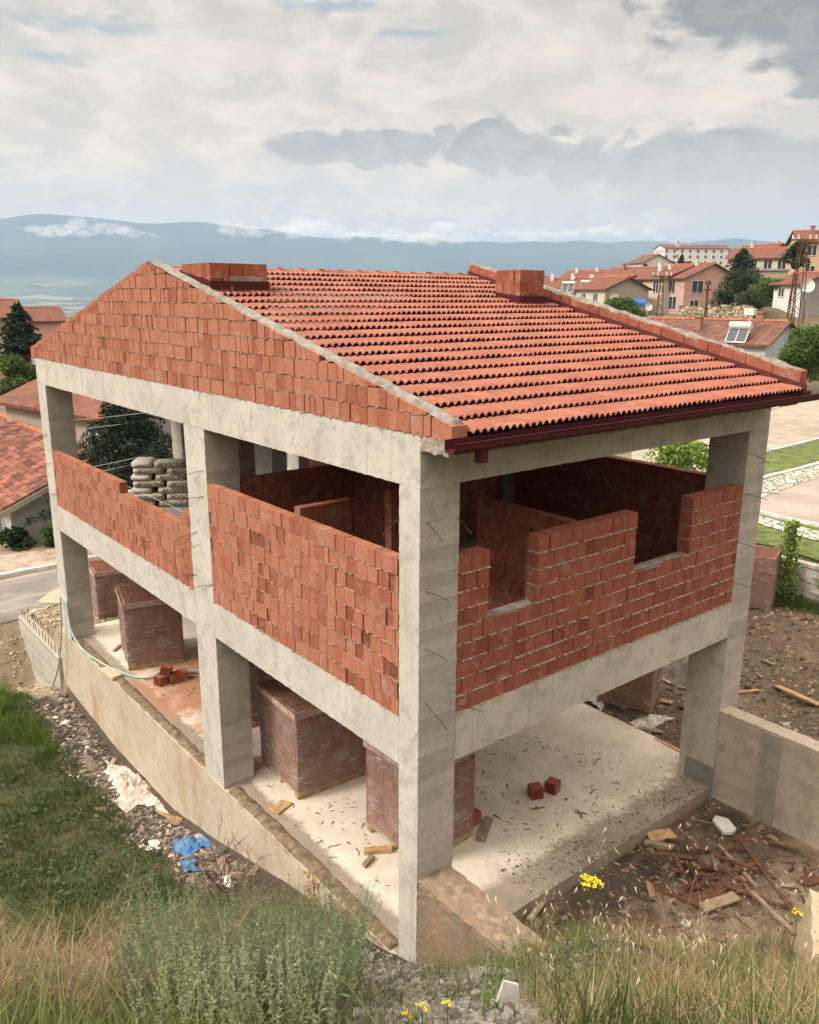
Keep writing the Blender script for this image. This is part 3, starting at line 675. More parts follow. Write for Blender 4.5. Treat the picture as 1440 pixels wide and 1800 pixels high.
# far bay, left face: one course lower towards the middle column
w = Wall((.0, FY0, 0), (0, -1, 0), (-1, 0, 0), .135, 8); run = FY0-MY1
sp = [(4.75, .18, 3, 'hollow'), (4.85, .18, 1, 'hollow'), (3.55, .18, 1, 'dark')]
for k in range(6): w.course(.005, (run-.005) if k < 5 else 3.93, k, special=sp, off=(.5 if k % 2 else 1.0), narrow=.15)
w.hollow(3.80, 3.97, 5*.2+.012, 1.2)
w.course(run-.33, run-.005, 5); w.build('brick_wall')
# right face with two window gaps
w = Wall((CX, 0, 0), (1, 0, 0), (0, -1, 0), .19, 12); run = RX0-CX
sp = [(2.13, .16, 0, 'hollow'), (2.16, .16, 2, 'hollow'), (2.2, .16, 4, 'hollow'), (2.2, .17, 7, 'hollow'), (1.6, .01, 9, 'x')]
A0, A1, B0, B1 = .46, 1.24, 3.07, 4.30
for k in range(9):
    of = .45 if k % 2 else 1.0
    if k < 5: w.course(.005, run-.005, k, special=sp, off=of, narrow=.05, amt=1.5)
    else:
        w.course(.005, A0, k, off=of, amt=1.5); w.course(A1, B0, k, special=sp, off=of, amt=1.5); w.course(B1, run-.005, k, off=of, amt=1.5)
# window reveals: end-on bricks alternate with whole ones on the jamb that faces the camera
jm = Wall((CX+A1, .005, 0), (0, 1, 0), (-1, 0, 0), .012, 3)
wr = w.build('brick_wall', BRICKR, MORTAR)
for X0, k in ((CX+A1, 5), (CX+A1, 7), (CX+B1, 5)):
    jb = Wall((X0-.004, .19, 0), (0, -1, 0), (-1, 0, 0), .014, 4)
    if True:
        for i in range(5): c = .012+.166*i/4; jb.b[0].hexa([jb.P(c-.005, 0, k*.2+.02), jb.P(c+.005, 0, k*.2+.02), jb.P(c+.005, .01, k*.2+.02), jb.P(c-.005, .01, k*.2+.02), jb.P(c-.005, 0, k*.2+.195), jb.P(c+.005, 0, k*.2+.195), jb.P(c+.005, .01, k*.2+.195), jb.P(c-.005, .01, k*.2+.195)])
        for i in range(5): c = k*.2+.025+.165*i/4; jb.b[0].hexa([jb.P(.012, .001, c-.005), jb.P(.178, .001, c-.005), jb.P(.178, .009, c-.005), jb.P(.012, .009, c-.005), jb.P(.012, .001, c+.005), jb.P(.178, .001, c+.005), jb.P(.178, .009, c+.005), jb.P(.012, .009, c+.005)])
        jb.b[2].hexa([jb.P(.012, .0095, k*.2+.02), jb.P(.178, .0095, k*.2+.02), jb.P(.178, .0135, k*.2+.02), jb.P(.012, .0135, k*.2+.02), jb.P(.012, .0095, k*.2+.195), jb.P(.178, .0095, k*.2+.195), jb.P(.178, .0135, k*.2+.195), jb.P(.012, .0135, k*.2+.195)])
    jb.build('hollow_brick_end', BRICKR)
def lumpy(name, path, wid, hgt, mat, seed=0, n=8, step=.045, parent=HOUSE, low=-.02):
    """a line of trowelled mortar: rounded lumpy strip along a path with side vector"""
    pts = []; 
    for a, b in zip(path[:-1], path[1:]):
        a, b = np.array(a, float), np.array(b, float); k = max(1, int(np.linalg.norm(b-a)/step))
        pts += [a+(b-a)*i/k for i in range(k)]
    pts.append(np.array(path[-1], float)); pts = np.array(pts); d = np.gradient(pts, axis=0); d /= np.linalg.norm(d, axis=1)[:, None]
    side = np.cross(d, [0, 0, 1]); side /= np.linalg.norm(side, axis=1)[:, None]
    t = np.arange(len(pts)); V = []
    for j in range(n+1):
        q = j/n; nz = fbm(t*.33+seed*7, np.full(len(t), j*.8+seed), 3, seed); nz2 = fbm(t*.21+seed*3, np.full(len(t), j*.5+9.), 3, seed+5)
        off = (q-.5)*wid*(1+.30*nz2); zz = hgt*(math.sin(math.pi*q)**.6)*(1+.5*nz)+low
        V.append(pts+side*off[:, None]+np.stack([0*zz, 0*zz, zz], 1))
    V = np.array(V); m = len(pts); i = np.arange((n+1)*m).reshape(n+1, m)
    F = np.stack([i[:-1, :-1], i[:-1, 1:], i[1:, 1:], i[1:, :-1]], -1).reshape(-1, 4)
    caps = [[int(i[j, 0]) for j in range(n+1)], [int(i[j, -1]) for j in range(n+1)][::-1]]
    return mesh_np(name, V.reshape(-1, 3), [F, np.array(caps)], mat, parent, smooth=True)
hpart(lumpy('window_sill_mortar', [(CX+A0, .10, 1.0), (CX+A1, .10, 1.0)], .20, .035, CAP, 1))
hpart(lumpy('window_sill_mortar', [(CX+B0, .10, 1.0), (CX+B1, .10, 1.0)], .20, .035, CAP, 2))
# other outer walls and partitions
def plain_wall(o, u, n, run, courses, seed, th=.19, brick=None, top0=0):
    w = Wall(o, u, n, th, seed)
    for k in range(courses): w.course(0, run, k, off=(.5 if k % 2 else 1.0), narrow=.08)
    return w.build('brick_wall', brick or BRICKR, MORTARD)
plain_wall((W_-.30, .63, 0), (0, 1, 0), (-1, 0, 0), MY0-.64, 9, 31)              # right outer wall, seen from inside
plain_wall((W_-.30, MY1+.01, 0), (0, 1, 0), (-1, 0, 0), FY0-MY1-.02, 6, 32)
plain_wall((2.55, .20, 0), (0, 1, 0), (-1, 0, 0), 1.66, 9, 33, .135)                # partition behind the middle pier
plain_wall((.55, MY0+.02, 0), (1, 0, 0), (0, -1, 0), 5.5, 9, 34, .135)                # cross wall at the middle columns
plain_wall((.32, 2.80, 0), (1, 0, 0), (0, -1, 0), .82, 9, 35, .135)
plain_wall((1.30, 2.15, 0), (1, 0, 0), (0, -1, 0), .16, 10, 36, .135)
plain_wall((2.56, 3.3, 0), (0, 1, 0), (-1, 0, 0), 1.5, 9, 37, .135)
# gables --------------------------------------------------------------
RY, RZ, EZ, EY = 6.34, 4.90, 3.30, -.46
sl = (RZ-EZ)/(RY-EY)
def gable_top(a): return (EZ-ZT)+sl*a-.02 if a < RY-EY else (RZ-ZT)-sl*(a-(RY-EY))-.02
GL = 2*(RY-EY)
w = Wall((0, EY, ZT), (0, 1, 0), (-1, 0, 0), .19, 41)
sp = [(2.2, .05, 3, 'x'), (9.0, .14, 2, 'dark'), (8.1, .14, 1, 'dark'), (8.4, .14, 0, 'dark'), (6.2, .13, 6, 'dark'), (3.4, .12, 5, 'dark')]
for k in range(10): w.course(0, GL, k, top=gable_top, off=(.5 if k % 2 else 1.0), narrow=.33, special=sp, gap=.10)
w.hollow(-.005, .15, .21, .30) if False else None
w.build('gable_wall')
w = Wall((W_-.18, EY, ZT), (0, 1, 0), (-1, 0, 0), .19, 42)
for k in range(10): w.course(0, GL, k, top=gable_top, off=(.5 if k % 2 else 1.0), narrow=.15)
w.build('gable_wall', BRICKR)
# rowlock bricks and mortar on the gable tops
def slope_row(x0, x1, y0, y1, seed, lift=.0, hh=.085, bl=.19, skip=0.0):
    r = random.Random(seed); mb = MB(); sgn = 1 if y1 > y0 else -1; a = 0; n = abs(y1-y0)
    while a < n-.05:
        ya = y0+sgn*a; yb = y0+sgn*min(n, a+bl-.008)
        za = EZ+sl*((ya-EY) if ya < RY else (2*RY-EY-ya))+lift; zb = EZ+sl*((yb-EY) if yb < RY else (2*RY-EY-yb))+lift
        h1 = hh*r.uniform(.72, 1.12); lo, hi = (ya, yb) if ya < yb else (yb, ya); zl, zh = (za, zb) if ya < yb else (zb, za)
        if r.random() > skip: mb.hexa([(x0, lo, zl-.02), (x1, lo, zl-.02), (x1, hi, zh-.02), (x0, hi, zh-.02), (x0, lo, zl+h1), (x1, lo, zl+h1), (x1, hi, zh+h1), (x0, hi, zh+h1)])
        a += bl*r.uniform(.92, 1.06)
    return mb
hpart(slope_row(.0, .19, RY+.1, RY+RY-EY, 5, -.01, .06).build('gable_coping', BRICK, HOUSE))
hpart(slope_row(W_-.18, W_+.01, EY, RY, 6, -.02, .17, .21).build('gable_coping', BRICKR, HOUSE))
def zsl(y): return EZ+sl*((y-EY) if y < RY else (2*RY-EY-y))
hpart(lumpy('gable_mortar_cap', [(.095, EY+.03, zsl(EY)+.0), (.095, 2.5, zsl(2.5)), (.095, RY, zsl(RY)+.02), (.095, RY+.25, zsl(RY+.25))], .15, .055, CAP, 3))
hpart(lumpy('gable_mortar_cap', [(W_-.085, EY+.05, zsl(EY)+.14), (W_-.085, RY, zsl(RY)+.14)], .16, .07, CAP, 4))
# tiled roof ------------------------------------------------------------
X0, X1 = .19, W_-.19; TEY, TEZ, TRZ = -.52, 3.165, 4.80
tsl = (TRZ-TEZ)/(RY-TEY); NR = 20
def tile_side(name, sgn):
    per = .096; nx = int((X1-X0)/per*10); xs = np.linspace(X0, X1, nx+1)
    ph = (xs-X0)/per % 1; pf = np.clip(1-np.abs(ph-.5)/.40, 0, 1); pf = .036*(1-(1-pf)**2)**.75
    V = []; F = []; rr = np.random.RandomState(3); dy = (RY-TEY)/NR
    for k in range(NR):
        ya, yb = TEY+dy*k-.02, TEY+dy*(k+1)+.07; za, zb = TEZ+tsl*(ya-TEY), TEZ+tsl*(yb-TEY)
        tid = ((xs-X0)/.30).astype(int); lift = rr.uniform(-.005, .009, tid.max()+2)[tid]; sl2 = rr.uniform(-.012, .012, tid.max()+2)[tid]
        yc = TEY+dy*(k+1)-.045; zc = TEZ+tsl*(yc-TEY)
        rows = [(ya+.003, za+.036), (ya, za+.048), (ya+.13, za+.042+tsl*.13), (yc, zc+.012), (yb, zb+.002)]; mul = (1, 1, 1, 1, .0)
        b = len(V)
        for q, (yy, zz) in enumerate(rows):
            z = zz+pf*mul[q]+(lift if q < 3 else lift*.1); yv = np.full(nx+1, 0.0)+yy+(sl2 if q < 3 else 0)
            yv = yv if sgn > 0 else 2*RY-yv
            V += list(np.stack([xs, yv, z], 1))
        m = nx+1
        for q in range(4):
            i = np.arange(nx)+b+q*m
            f = np.stack([i, i+1, i+1+m, i+m], 1); F.append(f if sgn > 0 else f[:, ::-1])
    o = mesh_np(name, np.array(V), np.concatenate(F), TILE, HOUSE); return hpart(o)
tile_side('roof_tiles', 1); tile_side('roof_tiles', -1)
mb = MB(); r = random.Random(4); xx = X0+.02
while xx < X1-.05:
    e = min(xx+.40, X1); n = 9; rr = .105+r.uniform(-.004, .004)
    ring = lambda x, ra: [(x, RY+ra*1.15*math.cos(math.pi*k/n), TRZ-.015+ra*.95*math.sin(math.pi*k/n)+r.uniform(-.002, .002)) for k in range(n+1)]
    ps = ring(xx, rr)+ring(xx+.05, rr)+ring(xx+.055, rr-.018)+ring(e+.03, rr-.024)
    mb.add(ps, [[j*(n+1)+k, j*(n+1)+k+1, (j+1)*(n+1)+k+1, (j+1)*(n+1)+k] for j in range(3) for k in range(n)]+[[k for k in range(n+1)]]); xx = e
hpart(mb.build('ridge_tiles', RIDGE, HOUSE, True))
mb = MB()                                     # dark red flashing against the far gable and its step
for (ya, yb) in ((TEY-.05, RY), ):
    z0, z1 = TEZ+tsl*(ya-TEY), TEZ+tsl*(yb-TEY)
    mb.hexa([(X1-.05, ya, z0+.0), (X1+.006, ya, z0+.0), (X1+.006, yb, z1+.0), (X1-.05, yb, z1), (X1-.02, ya, z0+.125), (X1+.006, ya, z0+.125), (X1+.006, yb, z1+.125), (X1-.02, yb, z1+.125)])
hpart(mb.build('roof_flashing', DRED, HOUSE))
def gutter(y0, sgn):
    prof = [(.0, .125), (.0, .03), (.03, .008), (.115, .008), (.14, .04), (.14, .095), (.152, .10)]
    mb = MB(); xa, xb = -.13, W_+.10; n = len(prof); ps = []
    inner = [(p[0]*1.0+(.006 if i < 2 else (-.006 if i > 3 else 0)), p[1]+.007) for i, p in enumerate(prof)]
    for x in (xa, xb):
        for q in prof: ps.append((x, y0-sgn*q[0], 3.045+q[1]))
        for q in inner: ps.append((x, y0-sgn*q[0], 3.045+q[1]))
    f = [[i, i+1, 2*n+i+1, 2*n+i] for i in range(n-1)]+[[n+i+1, n+i, 3*n+i, 3*n+i+1] for i in range(n-1)]
    f += [[0, 2*n, 3*n, n], [n-1, 2*n-1, 4*n-1, 3*n-1]]+[[i+1, i, n+i, n+i+1] for i in range(n-1)]+[[2*n+i, 2*n+i+1, 3*n+i+1, 3*n+i] for i in range(n-1)]
    mb.add(ps, f); g = hpart(mb.build('gutter', DRED, HOUSE)); return g
gt = gutter(TEY+.02, 1); gutter(2*RY-TEY-.02, -1)
mb = MB(); mb.box(.22, .31, TEY-.10, TEY-.01, 2.93, 3.052); o = mb.build('gutter_outlet', DRED, gt); 
# chimneys -----------------------------------------------------------------
def chimney(x0, x1, y0, y1, zt, courses, seed, mortar=False):
    z0 = zt-courses*.2-.02; r = random.Random(seed)
    ws = []
    bm = MB()
    for (o, u, n, run) in (((x0, y0, z0), (1, 0, 0), (0, -1, 0), x1-x0), ((x0, y1, z0), (0, -1, 0), (-1, 0, 0), y1-y0-.14), ((x1, y1, z0), (-1, 0, 0), (0, 1, 0), x1-x0-.14), ((x1, y0+.14, z0), (0, 1, 0), (1, 0, 0), y1-y0-.28)):
        w = Wall(o, u, n, .13, seed); seed += 1
        for k in range(courses): w.course(.0 if u[0] > 0 else .0, run, k, off=(.6 if k % 2 else 1), narrow=.15, amt=.6)
        if u[0] > 0 and mortar: w.hollow(.005, .17, (courses-1)*.2+.012, courses*.2)
        for i in range(3):
            b0 = len(bm.v); bm.v += w.b[i].v; bm.f += [[k+b0 for k in f] for f in w.b[i].f]; bm.m += [i]*len(w.b[i].f)
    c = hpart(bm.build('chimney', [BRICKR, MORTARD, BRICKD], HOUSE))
    mb = MB(); zr0, zr1 = TEZ+tsl*(y0-TEY), TEZ+tsl*(y1-TEY); e = .02
    mb.hexa([(x0-e, y0-e, zr0-.02), (x1+e, y0-e, zr0-.02), (x1+e, y1+e, zr1-.02), (x0-e, y1+e, zr1-.02), (x0-e, y0-e, zr0+.19), (x1+e, y0-e, zr0+.19), (x1+e, y1+e, zr1+.12), (x0-e, y1+e, zr1+.12)])
    mb.hexa([(x0-.1, y0-.16, zr0+.002), (x1+.1, y0-.16, zr0+.002), (x1+.1, y0-e-.002, zr0+.07), (x0-.1, y0-e-.002, zr0+.07), (x0-.1, y0-.16, zr0+.012), (x1+.1, y0-.16, zr0+.012), (x1+.1, y0-e-.002, zr0+.082), (x0-.1, y0-e-.002, zr0+.082)])
    f = mb.build('chimney_flashing', DRED, c)
    if mortar:
        V, F = rough_box(x0+.30, x1-.012, y0-.016, y0-.0015, z0+.405, z0+.62, .05, .009, 5)
        mesh_np('mortar_patch', V, F, CAP, c)
    return c
chimney(.235, 1.13, 4.83, 5.75, 4.89, 4, 61, True)
chimney(5.55, 6.15, 4.08, 4.66, 4.90, 4, 71)
# basement and yard walls -----------------------------------------------
hp('foundation_wall', (-.012, .27, CN+.004, L_+.35, -6.2, ZS-.006), CONCW, 24, .15)
hp('base_patch', (RX0-.006, W_-.02, -.006, .5, ZS-.2, ZS+.36), m_concrete('fresh_cement', (.25, .245, .225), 0, 0, .5), 44, .05, .004)
hpart(lumpy('wall_top_rubble', [(.10, .5, ZS-.01), (.12, 2.6, ZS), (.12, 4.7, ZS)], .26, .05, m_plain('dirt_crust', (.20, .15, .10), .95, .4, 9, bmp=.8), 6))
hpart(lumpy('wall_top_rubble', [(.12, 5.6, ZS-.01), (.12, 9.0, ZS), (.12, 12.3, ZS)], .24, .05, bpy.data.materials['dirt_crust'], 7))
V, F = rough_box(.004, .46, -2.5, -.004, -4.5, -1.88, .06, .010, 3)
tag(mesh_np('yard_wall', V, F, CONCR), 'brown stained concrete retaining wall running from the near corner column into the bank', 'retaining wall')
yw = bpy.data.objects['yard_wall']; 
hpart(lumpy('rough_wall_top', [(.22, -2.4, -1.9), (.24, -1.5, -1.9), (.25, -.02, -1.9)], .44, .05, m_plain('rough_top', (.27, .205, .15), .95, .35, 9, bmp=.9), 8, parent=yw)).location = (0, 0, 0)
V, F = rough_box(6.12, 6.40, -4.6, -.004, -4.0, -1.80, .06, .005, 3)
tag(mesh_np('yard_wall', V, F, m_concrete('concrete_yard', (.47, .42, .34), .5, .95, .9, .25, seed=13)), 'grey board marked concrete retaining wall running forward from the right corner column', 'retaining wall')
V, F = rough_box(6.095, 6.118, -1.02, -.74, -3.6, -1.83, .1, .004, 6); o = mesh_np('wall_pilaster', V, F, CONCG, bpy.data.objects['yard_wall.001'])
# rebar ties out of the columns ----------------------------------------------
def ties(pairs, ax, val, dy, r=.0045):
    for (u0, v0, u1, v1) in pairs:
        a = onp(u0, v0, ax, val); b = onp(u1, v1, ax, val+dy); m = (a+b)/2+np.array([0, 0, .012]); a2 = a-(b-a)*.05
        mb = MB(); mb.tube([a2, m, b], r, 5); hpart(mb.build('rebar_tie', RUST, HOUSE))
ties([(751, 918, 778, 952), (803, 910, 829, 938), (750, 1040, 790, 1057), (748, 1141, 787, 1162), (748, 1236, 786, 1283), (806, 1145, 845, 1152), (806, 1240, 850, 1252)], 1, 0, -.16)
ties([(703, 912, 672, 941)], 0, 0, -.12)
ties([(1317, 795, 1353, 815), (1310, 868, 1349, 879), (1297, 953, 1334, 966), (1290, 1024, 1331, 1038)], 1, 0, -.22)
ties([(1350, 790, 1376, 796), (1340, 866, 1371, 869), (1327, 949, 1362, 962), (1322, 1018, 1360, 1030), (1284, 788, 1238, 783)], 1, .3, -.1)
ties([(357, 828, 328, 835), (357, 873, 320, 880), (345, 935, 305, 952), (352, 958, 338, 963), (345, 1010, 308, 1014), (374, 1028, 330, 1036), (88, 975, 60, 965), (98, 868, 68, 875), (90, 815, 50, 818), (85, 765, 60, 768)], 0, -.002, -.10)
# ------------------------------------------------------------------ brick pallets
DARKBRICK = m_brick('stacked_brick', (.235, .115, .08), (.28, .14, .10), (.19, .085, .058))
BAND = m_plain('printed_band', (.50, .38, .33), .5, .2, 6)
BANDR = m_plain('band_print_red', (.42, .05, .06), .5, .1, 6)
def pallet(loc, rz, sx, sy, sz, label, seed=0, top=True, group='shrink wrapped pallets of bricks', band=True):
    t = thing('brick_pallet', label, 'brick pallet', loc, rz, group); r = random.Random(seed); mb = MB()
    for i in range(3):
        c = -sy/2+.06+(sy-.12)*i/2; mb.box(-sx/2, sx/2, c-.05, c+.05, .022, .092)
        mb.box(-sx/2, sx/2, c-.055, c+.055, 0, .02)
    for i in range(6): c = -sx/2+.06+(sx-.12)*i/5; mb.box(c-.05, c+.05, -sy/2-.01, sy/2+.01, .094, .116)
    mb.build('wooden_pallet', WOOD, t)
    b = MB(); z0 = .118; n = max(1, int(round(sz/.195))); h = sz/n; b.box(-sx/2+.05, sx/2-.05, -sy/2+.05, sy/2-.05, z0, z0+sz-.08)
    nx, ny = int(round(sx/.19)), int(round(sy/.19)); wx, wy = sx/nx, sy/ny
    for k in range(n):
        za, zb = z0+k*h+.002, z0+(k+1)*h-.002
        for i in range(nx):
            for s_ in (-1, 1):
                o = r.uniform(-.004, .006); y = s_*(sy/2+o); a, c = sorted((y, y-s_*.048))
                b.box(-sx/2+i*wx+.002, -sx/2+(i+1)*wx-.002, a, c, za, zb)
        for i in range(ny):
            for s_ in (-1, 1):
                o = r.uniform(-.004, .006); x = s_*(sx/2+o); a, c = sorted((x, x-s_*.048))
                b.box(a, c, max(-sy/2+i*wy+.002, -sy/2+.05), min(-sy/2+(i+1)*wy-.002, sy/2-.05), za+.001, zb-.001)
    if top:
        zt = z0+sz-.004
        for i in range(int(sx/.047)+1): c = -sx/2+.005+i*.047; b.box(c-.005, c+.005, -sy/2+.05, sy/2-.05, zt-.07, zt)
        for i in range(int(sy/.047)+1): c = -sy/2+.005+i*.047; b.box(-sx/2+.051, sx/2-.051, c-.005, c+.005, zt-.07, zt-.002)
    b.build('brick_stack', DARKBRICK, t)
    # stretch film: thin, wrinkled, hanging a little loose off the faces
    V = []; F = []; ns, nz = 44, 22; per = 2*(sx+sy)
    for j in range(nz+1):
        for i in range(ns):
            q = i/ns*per; e = .014
            if q < sx: p = (-sx/2+q, -sy/2); nn = (0, -1)
            elif q < sx+sy: p = (sx/2, -sy/2+q-sx); nn = (1, 0)
            elif q < 2*sx+sy: p = (sx/2-(q-sx-sy), sy/2); nn = (0, 1)
            else: p = (-sx/2, sy/2-(q-2*sx-sy)); nn = (-1, 0)
            o = e+.010*float(vn(i*.7, j*1.3, seed=seed))+.006*float(vn(i*1.9+j*1.1, j*2.1, seed=seed+1))
            V.append((p[0]+nn[0]*o, p[1]+nn[1]*o, .07+(sz+.045)*j/nz))
    for j in range(nz):
        for i in range(ns): F.append([j*ns+i, j*ns+(i+1) % ns, (j+1)*ns+(i+1) % ns, (j+1)*ns+i])
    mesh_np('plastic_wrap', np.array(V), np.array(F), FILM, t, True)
    if band:
        m = MB(); zt = z0+sz; e = .031
        for (a, c, d, f) in ((-sx/2-e, sx/2+e, -sy/2-e, -sy/2-e+.002), (-sx/2-e, -sx/2-e+.002, -sy/2-e+.003, sy/2+e), (sx/2+e-.002, sx/2+e, -sy/2-e+.003, sy/2+e)): m.box(a, c, d, f, zt-.10, zt+.004)
        bo = m.build('printed_band', BAND, t); m = MB()
        for i in range(4):
            for j in range(9):
                a0 = 2*math.pi*j/9; rr = .032*r.uniform(.5, 1.1); cx = -sx/2+.16+i*.30; cy = -sy/2+.16+i*.30
                if j == 0: m, m2 = MB(), MB(); V1, V2, F_ = [(cx, -sy/2-e-.002, zt-.05)], [(-sx/2-e-.002, cy, zt-.05)], []
                for da, q_ in ((0, 1.0), (.35, .45)):
                    k_ = rr*q_; V1.append((cx+k_*math.cos(a0+da), -sy/2-e-.002, zt-.05+k_*math.sin(a0+da))); V2.append((-sx/2-e-.002, cy-k_*math.cos(a0+da), zt-.05+k_*math.sin(a0+da)))
            F_ = [[0, 1+q_, 1+(q_+1) % 18] for q_ in range(18)]; m.add(V1, F_); m2.add(V2, F_); m2.build('band_print', BANDR, bo)
            m.build('band_print', BANDR, bo)
    return t
pallet((1.40, 4.42, ZS), rad(-3), 1.22, 1.28, 1.36, 'wrapped brick pallet with open cells on top, between the middle and corner columns', 1)
pallet((1.72, 2.02, ZS), rad(4), 1.05, 1.15, 1.36, 'wrapped brick pallet half hidden behind the near corner column', 2)
pallet((1.82, 6.85, ZS), rad(-2), 1.15, 1.2, 1.36, 'wrapped brick pallet just behind the middle column', 3)
pallet((1.12, 10.42, ZS), rad(-14), 1.15, 1.25, 1.36, 'wrapped brick pallet standing near the hose at the far end of the slab', 4)
pallet((1.75, 14.3, g1(1.75, 14.3)), rad(-8), 1.15, 1.1, 1.2, 'wrapped brick pallet outside beyond the far end of the slab', 5)
pallet((7.62, 2.72, -3.2), rad(24), 1.0, 1.0, 1.1, 'loosely wrapped brick pallet on bare soil behind the slab edge', 6)
pallet((12.9, 3.25, g1(12.9, 3.25)), rad(20), 1.0, 1.0, 1.2, 'pallet of paler red bricks in front of the patterned garden wall', 7, band=False)
pallet((3.3, 10.6, 0), rad(2), 1.15, 1.2, 1.45, 'wrapped brick pallet up on the first floor behind the middle column', 8)
# ------------------------------------------------------------------ loose hollow bricks
def brick_mesh():
    mb = MB(); a = .095; l = .095; t = .010
    for s_ in (-1, 1):
        y0, y1 = sorted((s_*a, s_*(a-t))); mb.box(-l, l, y0, y1, 0, .19)
        z0, z1 = sorted((.095+s_*.095, .095+s_*(.095-t))); mb.box(-l+.0005, l-.0005, -a+t+.0004, a-t-.0004, z0+.0004, z1-.0004)
    for i in range(1, 4):
        c = -a+2*a*i/4; mb.box(-l+.002, l-.002, c-.004, c+.004, t, .19-t)
        z = .19*i/4; mb.box(-l+.003, l-.003, -a+t, a-t, z-.004, z+.004)
    return mb
lb = None
def loose(x, y, z, rz, label, rx=0.0, ry=0.0, group='loose bricks'):
    global lb
    if lb is None: o = lb = brick_mesh().build('loose_brick', BRICKR)
    else: o = lb.copy(); COL.objects.link(o)
    o.location = (x, y, z); o.rotation_euler = (rx, ry, rz); tag(o, label, 'brick', group); return o
p = onp(941, 1400, 2, ZS); loose(p[0], p[1], ZS, 1.2, 'loose hollow brick on the slab, left one of the pair, cells up towards us')
p = onp(971, 1391, 2, ZS); loose(p[0], p[1], ZS, .25, 'loose hollow brick on the slab, right one of the pair with a plain side showing')
p = onp(830, 1445, 2, ZS); loose(p[0], p[1], ZS, .1, 'single loose brick against the pallet behind the corner column')
p = onp(283, 1203, 2, ZS); loose(p[0], p[1], ZS, .3, 'loose brick on the orange dust, left one in the small heap')
loose(p[0]+.24, p[1]-.06, ZS, .1, 'loose brick on the orange dust, middle one in the small heap')
loose(p[0]+.44, p[1]-.05, ZS, -.1, 'loose brick on the orange dust, right one in the small heap')
loose(p[0]+.12, p[1]+.02, ZS+.19, .8, 'loose brick lying tilted on top of the small heap', .25)
# ------------------------------------------------------------------ cement bags with the printed name
BAG = m_sheet('paper_bag', (.74, .66, .55), (.62, .53, .42)); INK = m_plain('bag_ink', (.045, .04, .04), .8, .1, 5)
fc = bpy.data.curves.new('bag_lettering', 'FONT'); fc.body = 'ADOÇİM'; fc.size = .125; fc.align_x = 'CENTER'; fc.align_y = 'CENTER'; fc.extrude = .0015
fo = bpy.data.objects.new('bag_lettering', fc); COL.objects.link(fo); bpy.context.view_layer.update()
TXT = bpy.data.meshes.new_from_object(fo.evaluated_get(bpy.context.evaluated_depsgraph_get())); bpy.data.objects.remove(fo); TXT.materials.clear(); TXT.materials.append(INK)
def bag_mesh(seed):
    n, m = 22, 14; V = []; L, Wd, Hh = .33, .21, .075
    for i in range(n+1):
        for j in range(m):
            u = -1+2*i/n; a = 2*math.pi*j/m; c, s_ = math.cos(a), math.sin(a)
            pw = lambda q, e: math.copysign(abs(q)**e, q)
            k = (1-abs(u)**9)**.3 if abs(u) < 1 else 0; k = max(k, .0)
            w_ = Wd*(.94+.06*k)*(.45+.55*min(1, k*1.2)); h_ = Hh*(k*.9+.1*max(0, 1-u*u))
            nz = .010*float(vn(i*.6+seed*9, j*.9, seed=seed))
            V.append((u*L+.006*float(vn(j*1.1, seed*3.)), pw(c, .42)*w_+nz, Hh+pw(s_, .5)*(h_+nz*.8+.004)))
    F = [[i*m+j, (i+1)*m+j, (i+1)*m+(j+1) % m, i*m+(j+1) % m] for i in range(n) for j in range(m)]
    return np.array(V), F
def bag(x, y, z, rz, label, seed, txt=True):
    V, F = bag_mesh(seed); caps = [list(range(14)), [22*14+j for j in range(14)][::-1]]
    o = mesh_np('cement_bag', V, [np.array(F), np.array(caps)], BAG, None, True); o.location = (x, y, z); o.rotation_euler = (0, 0, rz)
    tag(o, label, 'cement bag', 'stacked cement bags')
    if txt:
        t = bpy.data.objects.new('printed_lettering', TXT); COL.objects.link(t); t.parent = o; t.location = (.04, -.2225, .075); t.rotation_euler = (rad(90), 0, 0)
    return o
BX, BY, BR = 1.9, 10.95, rad(-33)
def bl(a, b, z): return (BX+a*math.cos(BR)-b*math.sin(BR), BY+a*math.sin(BR)+b*math.cos(BR), z)
for k in range(7):
    odd = k % 2; z = k*.142; nm = ['bottom layer', 'second layer', 'third layer', 'fourth layer', 'fifth layer', 'sixth layer', 'top layer'][k]
    for row in range(2):
        if k == 6 and row: continue
        rw = 'front' if row == 0 else 'back'; b = row*.46; j = random.Random(k*7+row); q = lambda: j.uniform(-.03, .03)
        if odd:
            bag(*bl(-.33+q(), b+q(), z), BR+q(), f'long cement bag in the {nm} of the stack, {rw} row left', k*5+row, row == 0)
            bag(*bl(.37+q(), b+q(), z), BR+q(), f'long cement bag in the {nm} of the stack, {rw} row right', k*5+row+2, row == 0)
        else:
            bag(*bl(-.46+q(), b+.12, z), BR+rad(90), f'cement bag laid end on in the {nm} of the stack, {rw} row', k*5+row, False)
            bag(*bl(.16+q(), b+q(), z), BR+q(), f'printed cement bag lying lengthways in the {nm} of the stack, {rw} row', k*5+row+2, row == 0)
